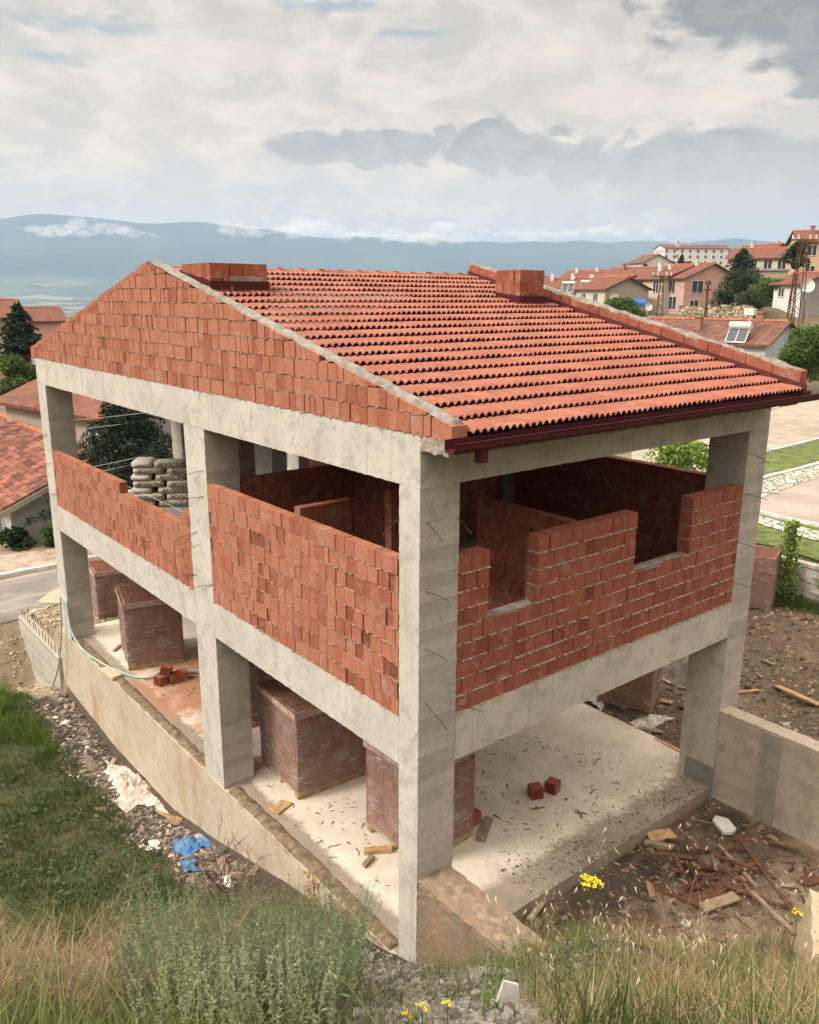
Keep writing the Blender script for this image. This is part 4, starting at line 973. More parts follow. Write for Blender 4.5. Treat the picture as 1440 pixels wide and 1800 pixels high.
# ------------------------------------------------------------------ low wall with starter bars, hose, wood
t = thing('starter_bar_wall', 'low concrete wall with rows of rusty starter bars sticking out of its top', 'concrete wall', (-.05, 13.3, -5)); r = random.Random(3)
V, F = rough_box(-.02, .30, .1, 3.6, -1.6, 1.03, .2, .006, 4); mesh_np('wall_body', V, F, CONCB, t)
for i in range(13):
    for s_ in (.05, .23):
        mb = MB(); y = .25+i*.262+r.uniform(-.02, .02); x = s_+r.uniform(-.01, .01); mb.tube([(x, y, .98), (x+r.uniform(-.01, .01), y+r.uniform(-.02, .02), 1.03+r.uniform(.17, .24))], .009, 5); mb.build('starter_bar', RUST, t)
HOSE = m_plain('hose_pale_green', (.36, .50, .42), .45, .1, 8)
hp_ = [onp(90, 1214, 0, -.25), onp(104, 1165, 0, -.16), onp(108, 1100, 0, -.10), onp(106, 1056, 0, -.08), onp(109, 1048, 0, -.02), onp(117, 1060, 0, -.03), onp(121, 1085, 0, -.03), onp(128, 1115, 0, -.03), onp(146, 1142, 2, ZS+.04), onp(175, 1163, 2, ZS+.05), onp(205, 1178, 2, ZS+.03), onp(240, 1190, 2, ZS+.03), onp(268, 1189, 2, ZS+.05), onp(292, 1171, 2, ZS+.16)]
P = []
for i in range(len(hp_)-1):
    p0, p1, p2, p3 = hp_[max(i-1, 0)], hp_[i], hp_[i+1], hp_[min(i+2, len(hp_)-1)]
    for k in range(6):
        s_ = k/6; P.append(.5*((2*p1)+(-p0+p2)*s_+(2*p0-5*p1+4*p2-p3)*s_*s_+(-p0+3*p1-3*p2+p3)*s_**3))
P.append(hp_[-1]); mb = MB(); mb.tube(P, .022, 8); tag(mb.build('hose', HOSE, None, True), 'pale green hose looped over the far column and trailing across the slab', 'hose')
def plank(u0, v0, u1, v1, w, th, label, mat=WOOD, z=ZS, name='plank', cat='plank', lift=.0, tilt=0.0, group='scrap timber'):
    a = onp(u0, v0, 2, z) if z is not None else gp(u0, v0); b = onp(u1, v1, 2, z) if z is not None else gp(u1, v1)
    a, b = Vector(a), Vector(b); d = b-a; L = d.length; c = (a+b)/2; r = random.Random(int(u0*7+v0))
    n = 6; V = []; 
    for i in range(n+1):
        x = -L/2+L*i/n; bw = .003*math.sin(i*.5+u0); e = r.uniform(-.02, .02) if i in (0, n) else 0
        V += [(x+e, -w/2+r.uniform(-.003, .003), bw), (x-e, w/2+r.uniform(-.003, .003), bw), (x-e, w/2, th+bw), (x+e, -w/2, th+bw)]
    F = [[i*4+j, (i+1)*4+j, (i+1)*4+(j+1) % 4, i*4+(j+1) % 4] for i in range(n) for j in range(4)]+[[3, 2, 1, 0], [n*4, n*4+1, n*4+2, n*4+3]]
    mb = MB(); mb.add(V, F); o = mb.build(name, mat)
    o.location = c+Vector((0, 0, lift+.004)); o.rotation_euler = (tilt, -math.asin(max(-1, min(1, d.z/L))), math.atan2(d.y, d.x))
    return tag(o, label, cat, group)
plank(480, 1430, 505, 1411, .20, .03, 'short plank lying flat beside the second wrapped pallet')
plank(640, 1500, 690, 1496, .10, .06, 'thick wood offcut under the pallet by the corner column')
plank(640, 1525, 655, 1509, .07, .05, 'small brown wood offcut on the pale slab near the corner column', WOODG)
plank(845, 1480, 860, 1440, .13, .04, 'grey-brown board leaning flat on the slab beyond the corner column', WOODG)
plank(182, 1179, 207, 1194, .22, .07, 'pale thick board lying on top of the foundation wall', m_plain('pale_wood', (.55, .45, .33), .8, .2, 9))
plank(230, 1060, 216, 1145, .05, .05, 'thin batten on the dusty slab near the far column', WOODG) if False else None
plank(200, 1146, 216, 1133, .06, .04, 'dark batten on the dusty slab near the far column', WOODG)
plank(742, 1204, 752, 1186, .04, .03, 'x', WOODG) if False else None
plank(890, 1602, 922, 1572, .09, .03, 'long narrow plank on the slab edge behind the brown yard wall', WOODG, -3.2)
plank(930, 1620, 956, 1585, .08, .03, 'wet plank dropped in the yard below the slab edge', WOODG, -3.29)
YZ = -3.30
plank(1140, 1474, 1183, 1466, .22, .03, 'rough orange board on the puddle, upper one of two', WOOD, YZ)
plank(1134, 1483, 1184, 1493, .09, .05, 'straight batten on the puddle just below the rough board', WOODG, YZ)
plank(1200, 1447, 1208, 1462, .06, .03, 'tiny red-brown chip of wood at the slab edge', WOODR, YZ)
for i, (a, b, c, d, w_, lab, zz) in enumerate([(1262, 1492, 1330, 1568, .05, 'long dark red batten, left one of the crossing pair', .05), (1300, 1488, 1395, 1618, .055, 'longest dark red batten running towards the bank', .09), (1226, 1592, 1280, 1552, .16, 'broad brown board end on the left of the timber heap', .0),
    (1234, 1602, 1294, 1580, .16, 'broad brown board lying below the timber heap', .03), (1255, 1518, 1330, 1545, .05, 'dark batten lying across the timber heap', .12), (1270, 1560, 1385, 1600, .05, 'thin red batten under the longest batten', .02), (1320, 1575, 1398, 1650, .055, 'red batten pointing at the pale block', .05),
    (1260, 1530, 1310, 1560, .07, 'short splintered red lath in the timber heap', .06), (1290, 1545, 1325, 1530, .06, 'short dark lath sticking out of the timber heap', .10), (1255, 1510, 1262, 1535, .09, 'red-brown scrap standing at the left of the timber heap', .03),
    (1410, 1556, 1440, 1545, .15, 'brown board at the right edge of the yard', 0), (1290, 1474, 1310, 1478, .14, 'small dark block beside the white foam piece', 0), (1350, 1470, 1368, 1480, .08, 'dark wood scrap under the right yard wall', 0)]):
    plank(a, b, c, d, w_, .03, lab, WOODR if i % 3 else WOODG, YZ, lift=zz)
for (a, b, c, d, w_, lab, m_) in [(1365, 1210, 1440, 1243, .13, 'long orange board on the bare soil at the right', WOOD), (1150, 1303, 1222, 1338, .09, 'orange batten on the soil beside the slab edge', WOOD), (1152, 1187, 1178, 1204, .08, 'pale batten near the plastic sheet', m_plain('pale_batten', (.5, .46, .38), .8, .15, 9)),
    (1195, 1193, 1235, 1193, .14, 'orange board behind the right corner column', WOOD), (1200, 1213, 1236, 1224, .05, 'thin dark batten behind the right corner column', WOODG), (1298, 1221, 1333, 1217, .06, 'pale batten right of the right corner column', WOOD), (1195, 1244, 1230, 1254, .16, 'dark broken board on soil left of the column', WOODR), (1160, 1235, 1182, 1239, .12, 'small orange board near the wrapped pallet', WOOD),
    (1120, 1284, 1165, 1291, .09, 'batten under the crumpled white sheet', WOODG), (1390, 1292, 1440, 1310, .10, 'board lying behind the right yard wall', WOOD), (1355, 1228, 1368, 1222, .09, 'short offcut on the soil', WOODG) if False else (1340, 1165, 1362, 1172, .07, 'short pale offcut on the bare soil', WOODG)]:
    plank(a, b, c, d, w_, .03, lab, m_, None, lift=.03)
# white foam piece, grey slab, pipe pieces
def slabpiece(px, z, th, name, label, cat, mat):
    P = [onp(u, v, 2, z) for u, v in px]; n = len(P); mb = MB(); mb.add([(*p[:2], z+.003) for p in P]+[(*p[:2], z+th) for p in P], [list(range(n))[::-1], list(range(n, 2*n))]+[[i, (i+1) % n, n+(i+1) % n, n+i] for i in range(n)])
    return tag(mb.build(name, mat), label, cat)
slabpiece([(1252, 1446), (1258, 1438), (1280, 1444), (1294, 1462), (1286, 1468), (1270, 1467)], YZ, .05, 'foam_board', 'broken piece of white foam board on the wet yard floor', 'foam board', WHITE)
slabpiece([(1374, 1273), (1390, 1271), (1402, 1283), (1384, 1290)], -2.75, .03, 'tile_scrap', 'grey tile scrap on the soil behind the right yard wall', 'tile', CONCG)
for (u, v, lab) in ((1201, 1628, 'white pipe ring lying on the yard floor, right one'), (1160, 1656, 'white pipe ring at the foot of the grassy bank, left one'), (1196, 1653, 'small pale pipe ring at the foot of the bank, middle one')):
    p = onp(u, v, 2, YZ); mb = MB(); n = 14
    for q, (ra, rb) in enumerate(((.05, .04),)):
        ps = [(rr*math.cos(2*math.pi*k/n), rr*math.sin(2*math.pi*k/n), z) for (rr, z) in ((ra, 0), (ra, .07), (rb, .07), (rb, 0)) for k in range(n)]
        mb.add(ps, [[j*n+k, j*n+(k+1) % n, ((j+1) % 4)*n+(k+1) % n, ((j+1) % 4)*n+k] for j in range(4) for k in range(n)])
    o = mb.build('pipe_ring', WHITE); o.location = (p[0], p[1], YZ+.005); o.rotation_euler = (.5, .2, 0); tag(o, lab, 'pipe ring', 'pipe rings')
V, F = rough_box(-.45, .45, -.3, .3, -1, .55, .12, .02, 9); o = mesh_np('concrete_block', V, F, m_concrete('pale_block', (.50, .40, .27), 0, 0, .5)); q = onp(1440, 1640, 2, -2.55); o.location = (q[0]+.12, q[1]-.1, -2.95); o.rotation_euler = (.1, -.15, .5); tag(o, 'pale sandy concrete block at the right edge of the bank', 'concrete block')
mb = MB(); a, b = onp(315, 1181, 2, ZS+.05), onp(352, 1180, 2, ZS+.05); mb.tube([a, b], .05, 12); tag(mb.build('pipe', CONCG, None), 'grey pipe lying on the slab behind the far pallet', 'pipe')
# ------------------------------------------------------------------ crumpled sheets
def crumple(px, name, label, cat, mat, amp, seed, n=46, z=None, flat=1.0):
    """px: 4 corners round a lying heap"""
    C = [np.array(gp(*q) if z is None else onp(*q, 2, z)) for q in px]
    u, v = np.meshgrid(np.linspace(0, 1, n), np.linspace(0, 1, n), indexing='ij')
    P = C[0][None, None]*((1-u)*(1-v))[..., None]+C[1][None, None]*(u*(1-v))[..., None]+C[2][None, None]*(u*v)[..., None]+C[3][None, None]*((1-u)*v)[..., None]
    X, Y = P[..., 0], P[..., 1]; q = 5.5
    rg = 1-np.abs(fbm(X*q+seed, Y*q, 3, seed)); rg2 = 1-np.abs(fbm(X*q*2.3, Y*q*2.3+seed, 3, seed+4)); e = np.minimum(np.minimum(u, 1-u), np.minimum(v, 1-v))*2; env = sm(e, 0, .35)
    dx = .10*fbm(X*3, Y*3, 3, seed+8)+.16*(1-env)*fbm(X*2.2, Y*2.2, 3, seed+9); dy = .10*fbm(X*3, Y*3, 3, seed+18)+.16*(1-env)*fbm(X*2.2, Y*2.2, 3, seed+19)
    X = X+dx; Y = Y+dy; Z = (G(X.ravel(), Y.ravel()).reshape(n, n) if z is None else np.full_like(X, z))+.012+amp*(.25+.75*env)*(rg*.75+rg2*.5-.45)*np.clip(.35+1.1*fbm(X*1.3, Y*1.3, 2, seed+3), .25, 1.3)
    if z is not None: Z = np.maximum(Z, z+.004)
    i = np.arange(n*n).reshape(n, n); F = np.stack([i[:-1, :-1], i[1:, :-1], i[1:, 1:], i[:-1, 1:]], -1).reshape(-1, 4)
    keep = (fbm(X*2.6, Y*2.6, 3, seed+30)+.9*env > .12)[:-1, :-1].ravel(); F = F[keep]
    o = mesh_np(name, np.stack([X, Y, Z], -1).reshape(-1, 3), F, mat); return tag(o, label, cat)
crumple([(172, 1338), (225, 1350), (312, 1425), (228, 1432)], 'plastic_sheet', 'large crumpled pinkish white plastic sheet in the rubble beside the foundation wall', 'plastic sheet', SHEET, .34, 3, 120)
crumple([(268, 1425), (318, 1420), (330, 1450), (290, 1452)], 'paper_bag', 'torn brown paper bag in the rubble below the big sheet', 'paper bag', m_sheet('torn_paper', (.42, .27, .15), (.25, .15, .09)), .2, 5, 26)
crumple([(305, 1482), (345, 1474), (352, 1496), (318, 1512)], 'plastic_bag', 'bright blue plastic bag in the rubble, larger upper one', 'plastic bag', BLUE, .30, 7, 30)
crumple([(312, 1515), (345, 1508), (345, 1538), (318, 1540)], 'plastic_bag', 'bright blue plastic bag crumpled in the weeds, lower one', 'plastic bag', BLUE, .26, 8, 24)
crumple([(340, 1472), (362, 1468), (372, 1490), (350, 1494)], 'plastic_bag', 'small faded blue bag nearest the foundation wall', 'plastic bag', BLUE, .22, 9, 20)
crumple([(384, 1545), (412, 1540), (415, 1560), (390, 1562)], 'plastic_bag', 'white plastic scrap by the twiggy dead shrub', 'plastic bag', SHEETW, .18, 10, 20)
crumple([(262, 1480), (282, 1478), (284, 1495), (266, 1498)], 'paper_scrap', 'white paper scrap left of the blue bags', 'paper', SHEETW, .15, 12, 16)
crumple([(1150, 1178), (1190, 1155), (1214, 1160), (1196, 1190)], 'plastic_sheet', 'crumpled white sheet behind the slab near the far soil heap', 'plastic sheet', SHEETW, .5, 13, 40)
crumple([(1105, 1270), (1140, 1258), (1188, 1265), (1150, 1288)], 'plastic_sheet', 'crumpled white sheet lying at the foot of the loose pallet', 'plastic sheet', SHEETW, .34, 14, 40)
crumple([(1018, 1236), (1056, 1214), (1066, 1222), (1050, 1254)], 'plastic_film', 'sheet of clear stretch film hanging off the loose pallet', 'plastic film', SHEETW, .3, 15, 30)
# dark stone/soil heap behind the right column
mb = MB(); hx, hy = gp(1232, 1192)[:2]
n = 26; V = []; 
for i in range(n):
    for j in range(n):
        x, y = -1+2*i/(n-1), -1+2*j/(n-1); rr = math.hypot(x, y); V.append((x*.95, y*.8, max(0, 1-rr**1.6)*.7*(1+.5*float(fbm(x*3., y*3., 3, 2)))-.05))
o = mesh_np('gravel_heap', np.array(V), np.array([[i*n+j, (i+1)*n+j, (i+1)*n+j+1, i*n+j+1] for i in range(n-1) for j in range(n-1)]), STONE); o.location = (hx+.3, hy+.3, g1(hx, hy)); tag(o, 'heap of dark grey gravel behind the right corner column', 'gravel heap')
# ------------------------------------------------------------------ scattered stuff
def shards(name, pts, size, mat, label, cat, flat=.35, elong=1.0, seed=0, kind='stuff'):
    r = np.random.RandomState(seed); n = len(pts); P = np.asarray(pts)
    s = size*np.exp(r.normal(0, .45, n)); a = r.uniform(0, 2*np.pi, n); t1, t2 = r.normal(0, .35, n), r.normal(0, .35, n)
    base = np.array([[-1, -1, -1], [1, -1, -1], [1, 1, -1], [-1, 1, -1], [-.7, -.7, 1], [.7, -.8, 1], [.8, .7, 1], [-.8, .6, 1]], float)*[elong, 1, flat]
    v = base[None]*(1+r.uniform(-.3, .3, (n, 8, 3))); v = v*s[:, None, None]
    x = v[..., 0].copy(); z = v[..., 2]+v[..., 0]*t1[:, None]*.6+v[..., 1]*t2[:, None]*.6
    ca, sa = np.cos(a)[:, None], np.sin(a)[:, None]; y = v[..., 1]
    V = np.stack([x*ca-y*sa, x*sa+y*ca, z], -1)+P[:, None]+[0, 0, 0]
    V[..., 2] += (s*flat*.6)[:, None]
    f = np.array([[3, 2, 1, 0], [4, 5, 6, 7], [0, 1, 5, 4], [1, 2, 6, 5], [2, 3, 7, 6], [3, 0, 4, 7]]); F = (f[None]+(np.arange(n)*8)[:, None, None]).reshape(-1, 4)
    o = mesh_np(name, V.reshape(-1, 3), F, mat); return tag(o, label, cat, kind=kind)
r = np.random.RandomState(5)
def rub(n, lo=.05, hi=.95, y0=3.6, y1=13.2):
    y = r.uniform(y0, y1, n); x = -.06-np.abs(r.beta(1.2, 1.6, n))*(.92+.15*np.sin(y*2)); return np.stack([x, y, G(x, y)], 1)
shards('rubble', rub(4600), .015, m_plain('rubble_mix', (.14, .12, .10), .9, .3, 7, island=.65), 'stones and broken rubble strewn along the foot of the foundation wall', 'rubble', .4, 1.3, 1)
shards('wood_litter', rub(300), .020, WOODG, 'splinters of wood littering the strip beside the foundation wall', 'wood litter', .18, 3.5, 2)
shards('paper_litter', rub(240, y0=5, y1=12.8), .022, SHEET, 'pale scraps of paper and plaster in the rubble strip', 'litter', .2, 1.3, 3)
def slabpts(n, fx=None):
    x = r.uniform(.35, 6.6, n); y = r.uniform(.05, 12.8, n); k = fbm(x*1.1, y*1.1, 3, 44); keep = (k > r.uniform(-.25, .75, n))*(y < 9.5); return np.stack([x, y, np.full(n, ZS+.003)], 1)[keep]
CHIP = m_plain('dark_chips', (.20, .165, .13), .9, .3, 9, island=.5)
shards('wood_chips', slabpts(8500), .0050, CHIP, 'dark wood chips and crumbs of soil scattered over the slab', 'wood chips', .14, 5.5, 4)
x = r.uniform(2.0, 6.6, 2600); y = np.abs(r.normal(0, .35, 2600)); k = fbm(x*1.3, y*1.3, 3, 14) > r.uniform(-.4, .5, 2600)
shards('soil_crumbs', np.stack([x, y+.02, np.full(2600, ZS+.003)], 1)[k], .0065, CHIP, 'soil crumbs gathered along the front edge of the slab', 'soil', .3, 1.4, 6)
x = r.uniform(.5, 6, 900); y = r.uniform(-2.6, -.05, 900); k = G(x, y) < -3.2
shards('yard_litter', np.stack([x, y, G(x, y)], 1)[k], .016, m_plain('litter_mix', (.20, .14, .095), .9, .3, 9, island=.6), 'twigs, chips and crumbs on the muddy yard floor', 'litter', .25, 2.0, 7)
x = r.uniform(6.7, 13.5, 3800); y = r.uniform(-3, 8, 3800)
shards('soil_clods', np.stack([x, y, G(x, y)], 1), .022, m_plain('clods', (.22, .165, .115), .95, .3, 9, island=.55), 'clods and pebbles over the bare soil right of the house', 'soil', .5, 1.2, 8)
x = r.uniform(-.6, 5, 1500); y = r.uniform(13.3, 17, 1500)
shards('soil_clods', np.stack([x, y, G(x, y)], 1), .025, m_plain('clods_pale', (.40, .33, .24), .95, .3, 9, island=.4), 'clods on the sandy ground between the house and the road', 'soil', .5, 1.2, 9)
# gravel on the bank below the corner column
def grav(n):
    s_ = r.uniform(2.6, 8.3, n); q = r.normal(.15, .62, n)*(1.15-.04*s_); x = -5.081+.6286*s_+.7777*q+.35; y = -6.125+.7777*s_-.6286*q; return np.stack([x, y, G(x, y)-.003], 1)
gp_ = grav(17000); k = ~((gp_[:, 0] > -.02)*(gp_[:, 0] < .5)*(gp_[:, 1] > -3.2)); k &= ~((gp_[:, 0] > -.1)*(gp_[:, 1] > -.05))
shards('gravel', gp_[k], .0115, STONE, 'grey broken stones tumbled down the bank below the corner column', 'gravel', .65, 1.1, 10)
slab = MB(); P0 = gp(893, 1775)
slab.hexa([(-.10, -.02, 0), (.09, -.02, 0), (.09, .02, 0), (-.10, .02, 0), (-.05, -.012, .22), (.05, -.012, .20), (.05, .012, .20), (-.05, .012, .22)])
o = slab.build('stone_shard', m_plain('pale_stone', (.52, .51, .47), .8, .15, 12, bmp=.4)); o.location = (P0[0], P0[1], P0[2]-.03); o.rotation_euler = (-.2, .1, -.6); tag(o, 'pale upright stone shard in the grass at the bottom', 'stone')

x = r.uniform(.6, 6, 260); y = r.uniform(-2.6, -.05, 260); k = G(x, y) < -3.25
shards('yard_sticks', np.stack([x, y, G(x, y)+.01], 1)[k], .009, m_plain('wet_sticks', (.13, .075, .048), .8, .3, 9, island=.5), 'thin wet sticks and splinters scattered on the muddy yard floor', 'sticks', .3, 9.0, 17)
x = r.normal(4.35, .36, 34); y = r.normal(-1.1, .28, 34); shards('splintered_wood', np.stack([x, y, G(x, y)+r.uniform(.01, .10, 34)], 1), .017, WOODR, 'splintered red brown laths in the timber heap', 'splinters', .35, 9.0, 18)
# ------------------------------------------------------------------ vegetation builders
def leaf_quads(P, size, up=.35, jit=.5, seed=0, asp=.62):
    """leaf-like rhombs at points P"""
    r = np.random.RandomState(seed); n = len(P); s = size*np.exp(r.normal(0, .3, n))
    N = r.normal(0, 1, (n, 3)); N[:, 2] += up*2; N /= np.linalg.norm(N, axis=1)[:, None]
    A = np.cross(N, r.normal(0, 1, (n, 3))); A /= np.linalg.norm(A, axis=1)[:, None]+1e-9; B = np.cross(N, A)
    V = np.stack([P-A*s[:, None], P-B*(s*asp)[:, None], P+A*s[:, None], P+B*(s*asp)[:, None]], 1).reshape(-1, 3)
    return V, np.arange(4*n).reshape(n, 4)
def clump_points(clumps, n, seed=0, shell=.55):
    r = np.random.RandomState(seed); w = np.array([c[3]*c[4]*c[5] for c in clumps])**.7; w /= w.sum(); k = r.choice(len(clumps), n, p=w)
    d = r.normal(0, 1, (n, 3)); d /= np.linalg.norm(d, axis=1)[:, None]; q = (shell+(1-shell)*r.uniform(0, 1, n))**.8*np.exp(r.normal(0, .08, n))
    C = np.array(clumps); return C[k, :3]+d*q[:, None]*C[k, 3:6]
def limbs(mb, base, h, r0, clumps, seed=0, n=6):
    mb.tube([base, (base[0]+.02*h, base[1], base[2]+h*.5), (base[0], base[1]+.02*h, base[2]+h)], r0, 8, r1=r0*.45)
    r = random.Random(seed)
    for c in clumps[:n]:
        z = base[2]+h*r.uniform(.45, .95); mb.tube([(base[0], base[1], z), ((base[0]+c[0])/2, (base[1]+c[1])/2, (z+c[2])/2+.1), (c[0], c[1], c[2])], r0*.4, 6, r1=r0*.12)
def tree(name, label, loc, h, w, leafmat, n, leaf, seed, trunk=.3, group=None, cat='tree', nc=14, squash=.8):
    t = thing(name, label, cat, loc, 0, group); r = random.Random(seed); cl = []
    for i in range(nc):
        a = r.uniform(0, 6.28); q = r.random()**.5; z = h*(trunk+(1-trunk)*r.uniform(.12, .92)); k = 1-abs((z/h-trunk)/(1-trunk)-.42)*1.1
        R = w*.5*max(.25, k); s = w*r.uniform(.16, .27); cl.append((R*q*math.cos(a)*.8, R*q*math.sin(a)*.8, min(z, h-s*squash), s, s, s*squash))
    P = clump_points(cl, n, seed); P[:, 2] = np.clip(P[:, 2], .05, None)
    V, F = leaf_quads(P, leaf, .35, seed=seed); mesh_np('crown', V, F, leafmat, t)
    mb = MB(); limbs(mb, (0, 0, -.3), h*(trunk+.35), max(.04, h*.022), cl, seed); mb.build('trunk', BARK, t); return t
def conifer(name, label, loc, h, w, n, leaf, seed, leafmat=None, group=None, layers=16, droop=.12, low=.08, ragged=.35):
    t = thing(name, label, 'tree', loc, 0, group); r = np.random.RandomState(seed); P = []; mb = MB(); mb.tube([(0, 0, -.3), (0, 0, h*.97)], h*.02, 8, r1=.02)
    nb = layers*7
    for i in range(nb):
        q = (i+.5)/nb; z = h*(low+(1-low)*q); L = w*.5*(1-q)**.75*(1+r.uniform(-ragged, ragged))+.05*w*.5
        a = i*2.399+r.uniform(-.3, .3); m = max(6, int(n/nb*(L/(w*.3)))); s = r.uniform(.12, 1, m)**.7; wd = L*.30*np.sin(np.clip(s, .05, 1)*2.7)
        lat = r.uniform(-1, 1, m)*wd; zz = z-droop*L*s**1.6+r.normal(0, .035*w*.3, m)+.05*L*np.sin(s*3)
        P.append(np.stack([np.cos(a)*L*s-np.sin(a)*lat, np.sin(a)*L*s+np.cos(a)*lat, zz], 1))
        if i % 2 == 0: mb.tube([(0, 0, z), (math.cos(a)*L*.5, math.sin(a)*L*.5, z-droop*L*.25), (math.cos(a)*L*.9, math.sin(a)*L*.9, z-droop*L*.85)], .018*h*.4*(1-q)+.008, 5, r1=.006)
    V, F = leaf_quads(np.concatenate(P), leaf, .5, seed=seed, asp=.35); mesh_np('crown', V, F, leafmat or LEAFP, t); mb.build('trunk', BARK, t); return t
# ------------------------------------------------------------------ houses
WCREAM = m_wall('wall_cream', (.60, .53, .42)); WPINK = m_wall('wall_pink', (.58, .36, .33), .22); WGREY = m_wall('wall_grey', (.33, .33, .32)); WPEACH = m_wall('wall_peach', (.60, .42, .30), .25)
WWHITE = m_wall('wall_white', (.66, .64, .60), .2); WTAN = m_wall('wall_tan', (.42, .36, .28)); WBLUE = m_wall('wall_pale_blue', (.46, .50, .52), .3); WBRICK = m_wall('wall_brown', (.33, .18, .13))
CHROME = m_plain('bright_metal', (.62, .63, .65), .35, .1, 4, metal=.5)
def house(label, base, yaw, w, d, h, rh, wall, roof, wins, name='village_house', corner=None, eave=.45, chim=(), group='village houses', gable=None, sink=2.5, flat=False, cat='house'):
    """ridge along local x; corner = which local corner sits on base, e.g. (1,-1)"""
    cx, cy = (0, 0) if corner is None else (-corner[0]*w/2, -corner[1]*d/2)
    c, s = math.cos(yaw), math.sin(yaw); loc = (base[0]+cx*c-cy*s, base[1]+cx*s+cy*c, base[2])
    t = thing(name, label, cat, loc, yaw, group)
    mb = MB(); x, y = w/2, d/2
    if flat: mb.box(-x, x, -y, y, -sink, h)
    else:
        mb.add([(-x, -y, -sink), (x, -y, -sink), (x, y, -sink), (-x, y, -sink), (-x, -y, h), (x, -y, h), (x, y, h), (-x, y, h), (-x, 0, h+rh), (x, 0, h+rh)],
               [[0, 1, 5, 4], [2, 3, 7, 6], [1, 2, 6, 9, 5], [3, 0, 4, 8, 7], [3, 2, 1, 0]])
    wb = mb.build('wall', wall, t)
    if gable: wb.data.materials.append(gable); [setattr(p, 'material_index', 1) for p in wb.data.polygons if p.normal.x > .9]
    # roof: two thick tiled slopes
    if not flat:
        r_ = random.Random(len(label)); sl_ = rh/(d/2); L = w/2+eave; run = math.hypot(d/2+eave, sl_*(d/2+eave)); ang = math.atan(sl_)
        ro = None; n = 10
        mbR = MB()
        for sg in (-1, 1):
            y0 = sg*(d/2+eave); z0 = h+rh-sl_*(d/2+eave); th = .14
            for i in range(n):
                xa, xb = -L+2*L*i/n, -L+2*L*(i+1)/n; j = r_.uniform(-.02, .02)
                p = [(xa, y0, z0), (xb, y0, z0), (xb, 0, h+rh), (xa, 0, h+rh)]
                q = [(a, b, z+th+j) for a, b, z in p]
                if sg > 0: p, q = p[::-1], q[::-1]
                mbR.hexa(p+q)
        ro = mbR.build('roof', roof, t)
        mb = MB()
        for i in range(int(2*L/.42)): a = -L+.42*i; mb.tube([(a, 0, h+rh+.13), (a+.40, 0, h+rh+.15)], .13, 6)
        mb.build('ridge_tiles', RIDGE, ro)
        for (px, py, ch) in chim:
            mb = MB(); z = h+rh-sl_*abs(py); mb.box(px-.25, px+.25, py-.25, py+.25, z-.2, z+ch); mb.box(px-.32, px+.32, py-.32, py+.32, z+ch+.002, z+ch+.1); mb.build('chimney', WBRICK if r_.random() < .5 else WWHITE, ro)
    else:
        mb = MB(); mb.box(-x-.2, x+.2, -y-.2, y+.2, h+.002, h+.25); mb.build('roof', roof, t)
    for (f, u, z, ww, hh) in wins:
        fm = MB(); gm = MB(); e = .07
        def P(a, b, o):
            if f == 'F': return (a, -y-o, b)
            if f == 'R': return (x+o, a, b)
            if f == 'L': return (-x-o, -a, b)
        def slab(mb_, a0, a1, b0, b1, o0, o1):
            ps = [P(a0, b0, o1), P(a1, b0, o1), P(a1, b0, o0), P(a0, b0, o0), P(a0, b1, o1), P(a1, b1, o1), P(a1, b1, o0), P(a0, b1, o0)]; mb_.hexa(ps)
        a0, a1 = u-ww/2, u+ww/2
        slab(fm, a0-e, a0, z-e, z+hh+e, .0, .06); slab(fm, a1, a1+e, z-e, z+hh+e, .0, .06); slab(fm, a0, a1, z+hh, z+hh+e, .0, .06); slab(fm, a0, a1, z-e, z, 0, .08); slab(fm, u-e/2, u+e/2, z, z+hh, .01, .05)
        slab(gm, a0, u-e/2, z, z+hh, .004, .02); slab(gm, u+e/2, a1, z, z+hh, .004, .02)
        g = gm.build('window', GLASS, t); fm.build('window_frame', FRAME, g)
    return t
def azof(u, v): d = ray(u, v); return math.atan2(d[0], d[1])
def faceyaw(u, v, skew): return -azof(u, v)+rad(skew)        # front (-y) turned to face the viewer, plus a skew
def dish(u, v, dist, size, label):
    P = at(u, v, dist); n = 14; mb = MB(); ps = []
    for j in range(4):
        rr = size/2*j/3
        ps += [(rr*math.cos(6.2832*k/n), -.25*size+.25*size*(j/3)**2*1.0-.0, rr*math.sin(6.2832*k/n)) for k in range(n)]
    ps = [(x, -y-.25*size, z) for x, y, z in ps]
    f = [[j*n+k, j*n+(k+1) % n, (j+1)*n+(k+1) % n, (j+1)*n+k] for j in range(3) for k in range(n)]; mb.add(ps, f)
    mb.tube([(0, .06, 0), (0, .12, -size*.9)], .025, 6); mb.tube([(0, 0, -size*.4), (0, -size*.45, 0)], .015, 5)
    o = mb.build('satellite_dish', WHITE); o.location = P; o.rotation_euler = (rad(-15), 0, -azof(u, v)+rad(25)); tag(o, label, 'satellite dish', 'satellite dishes')
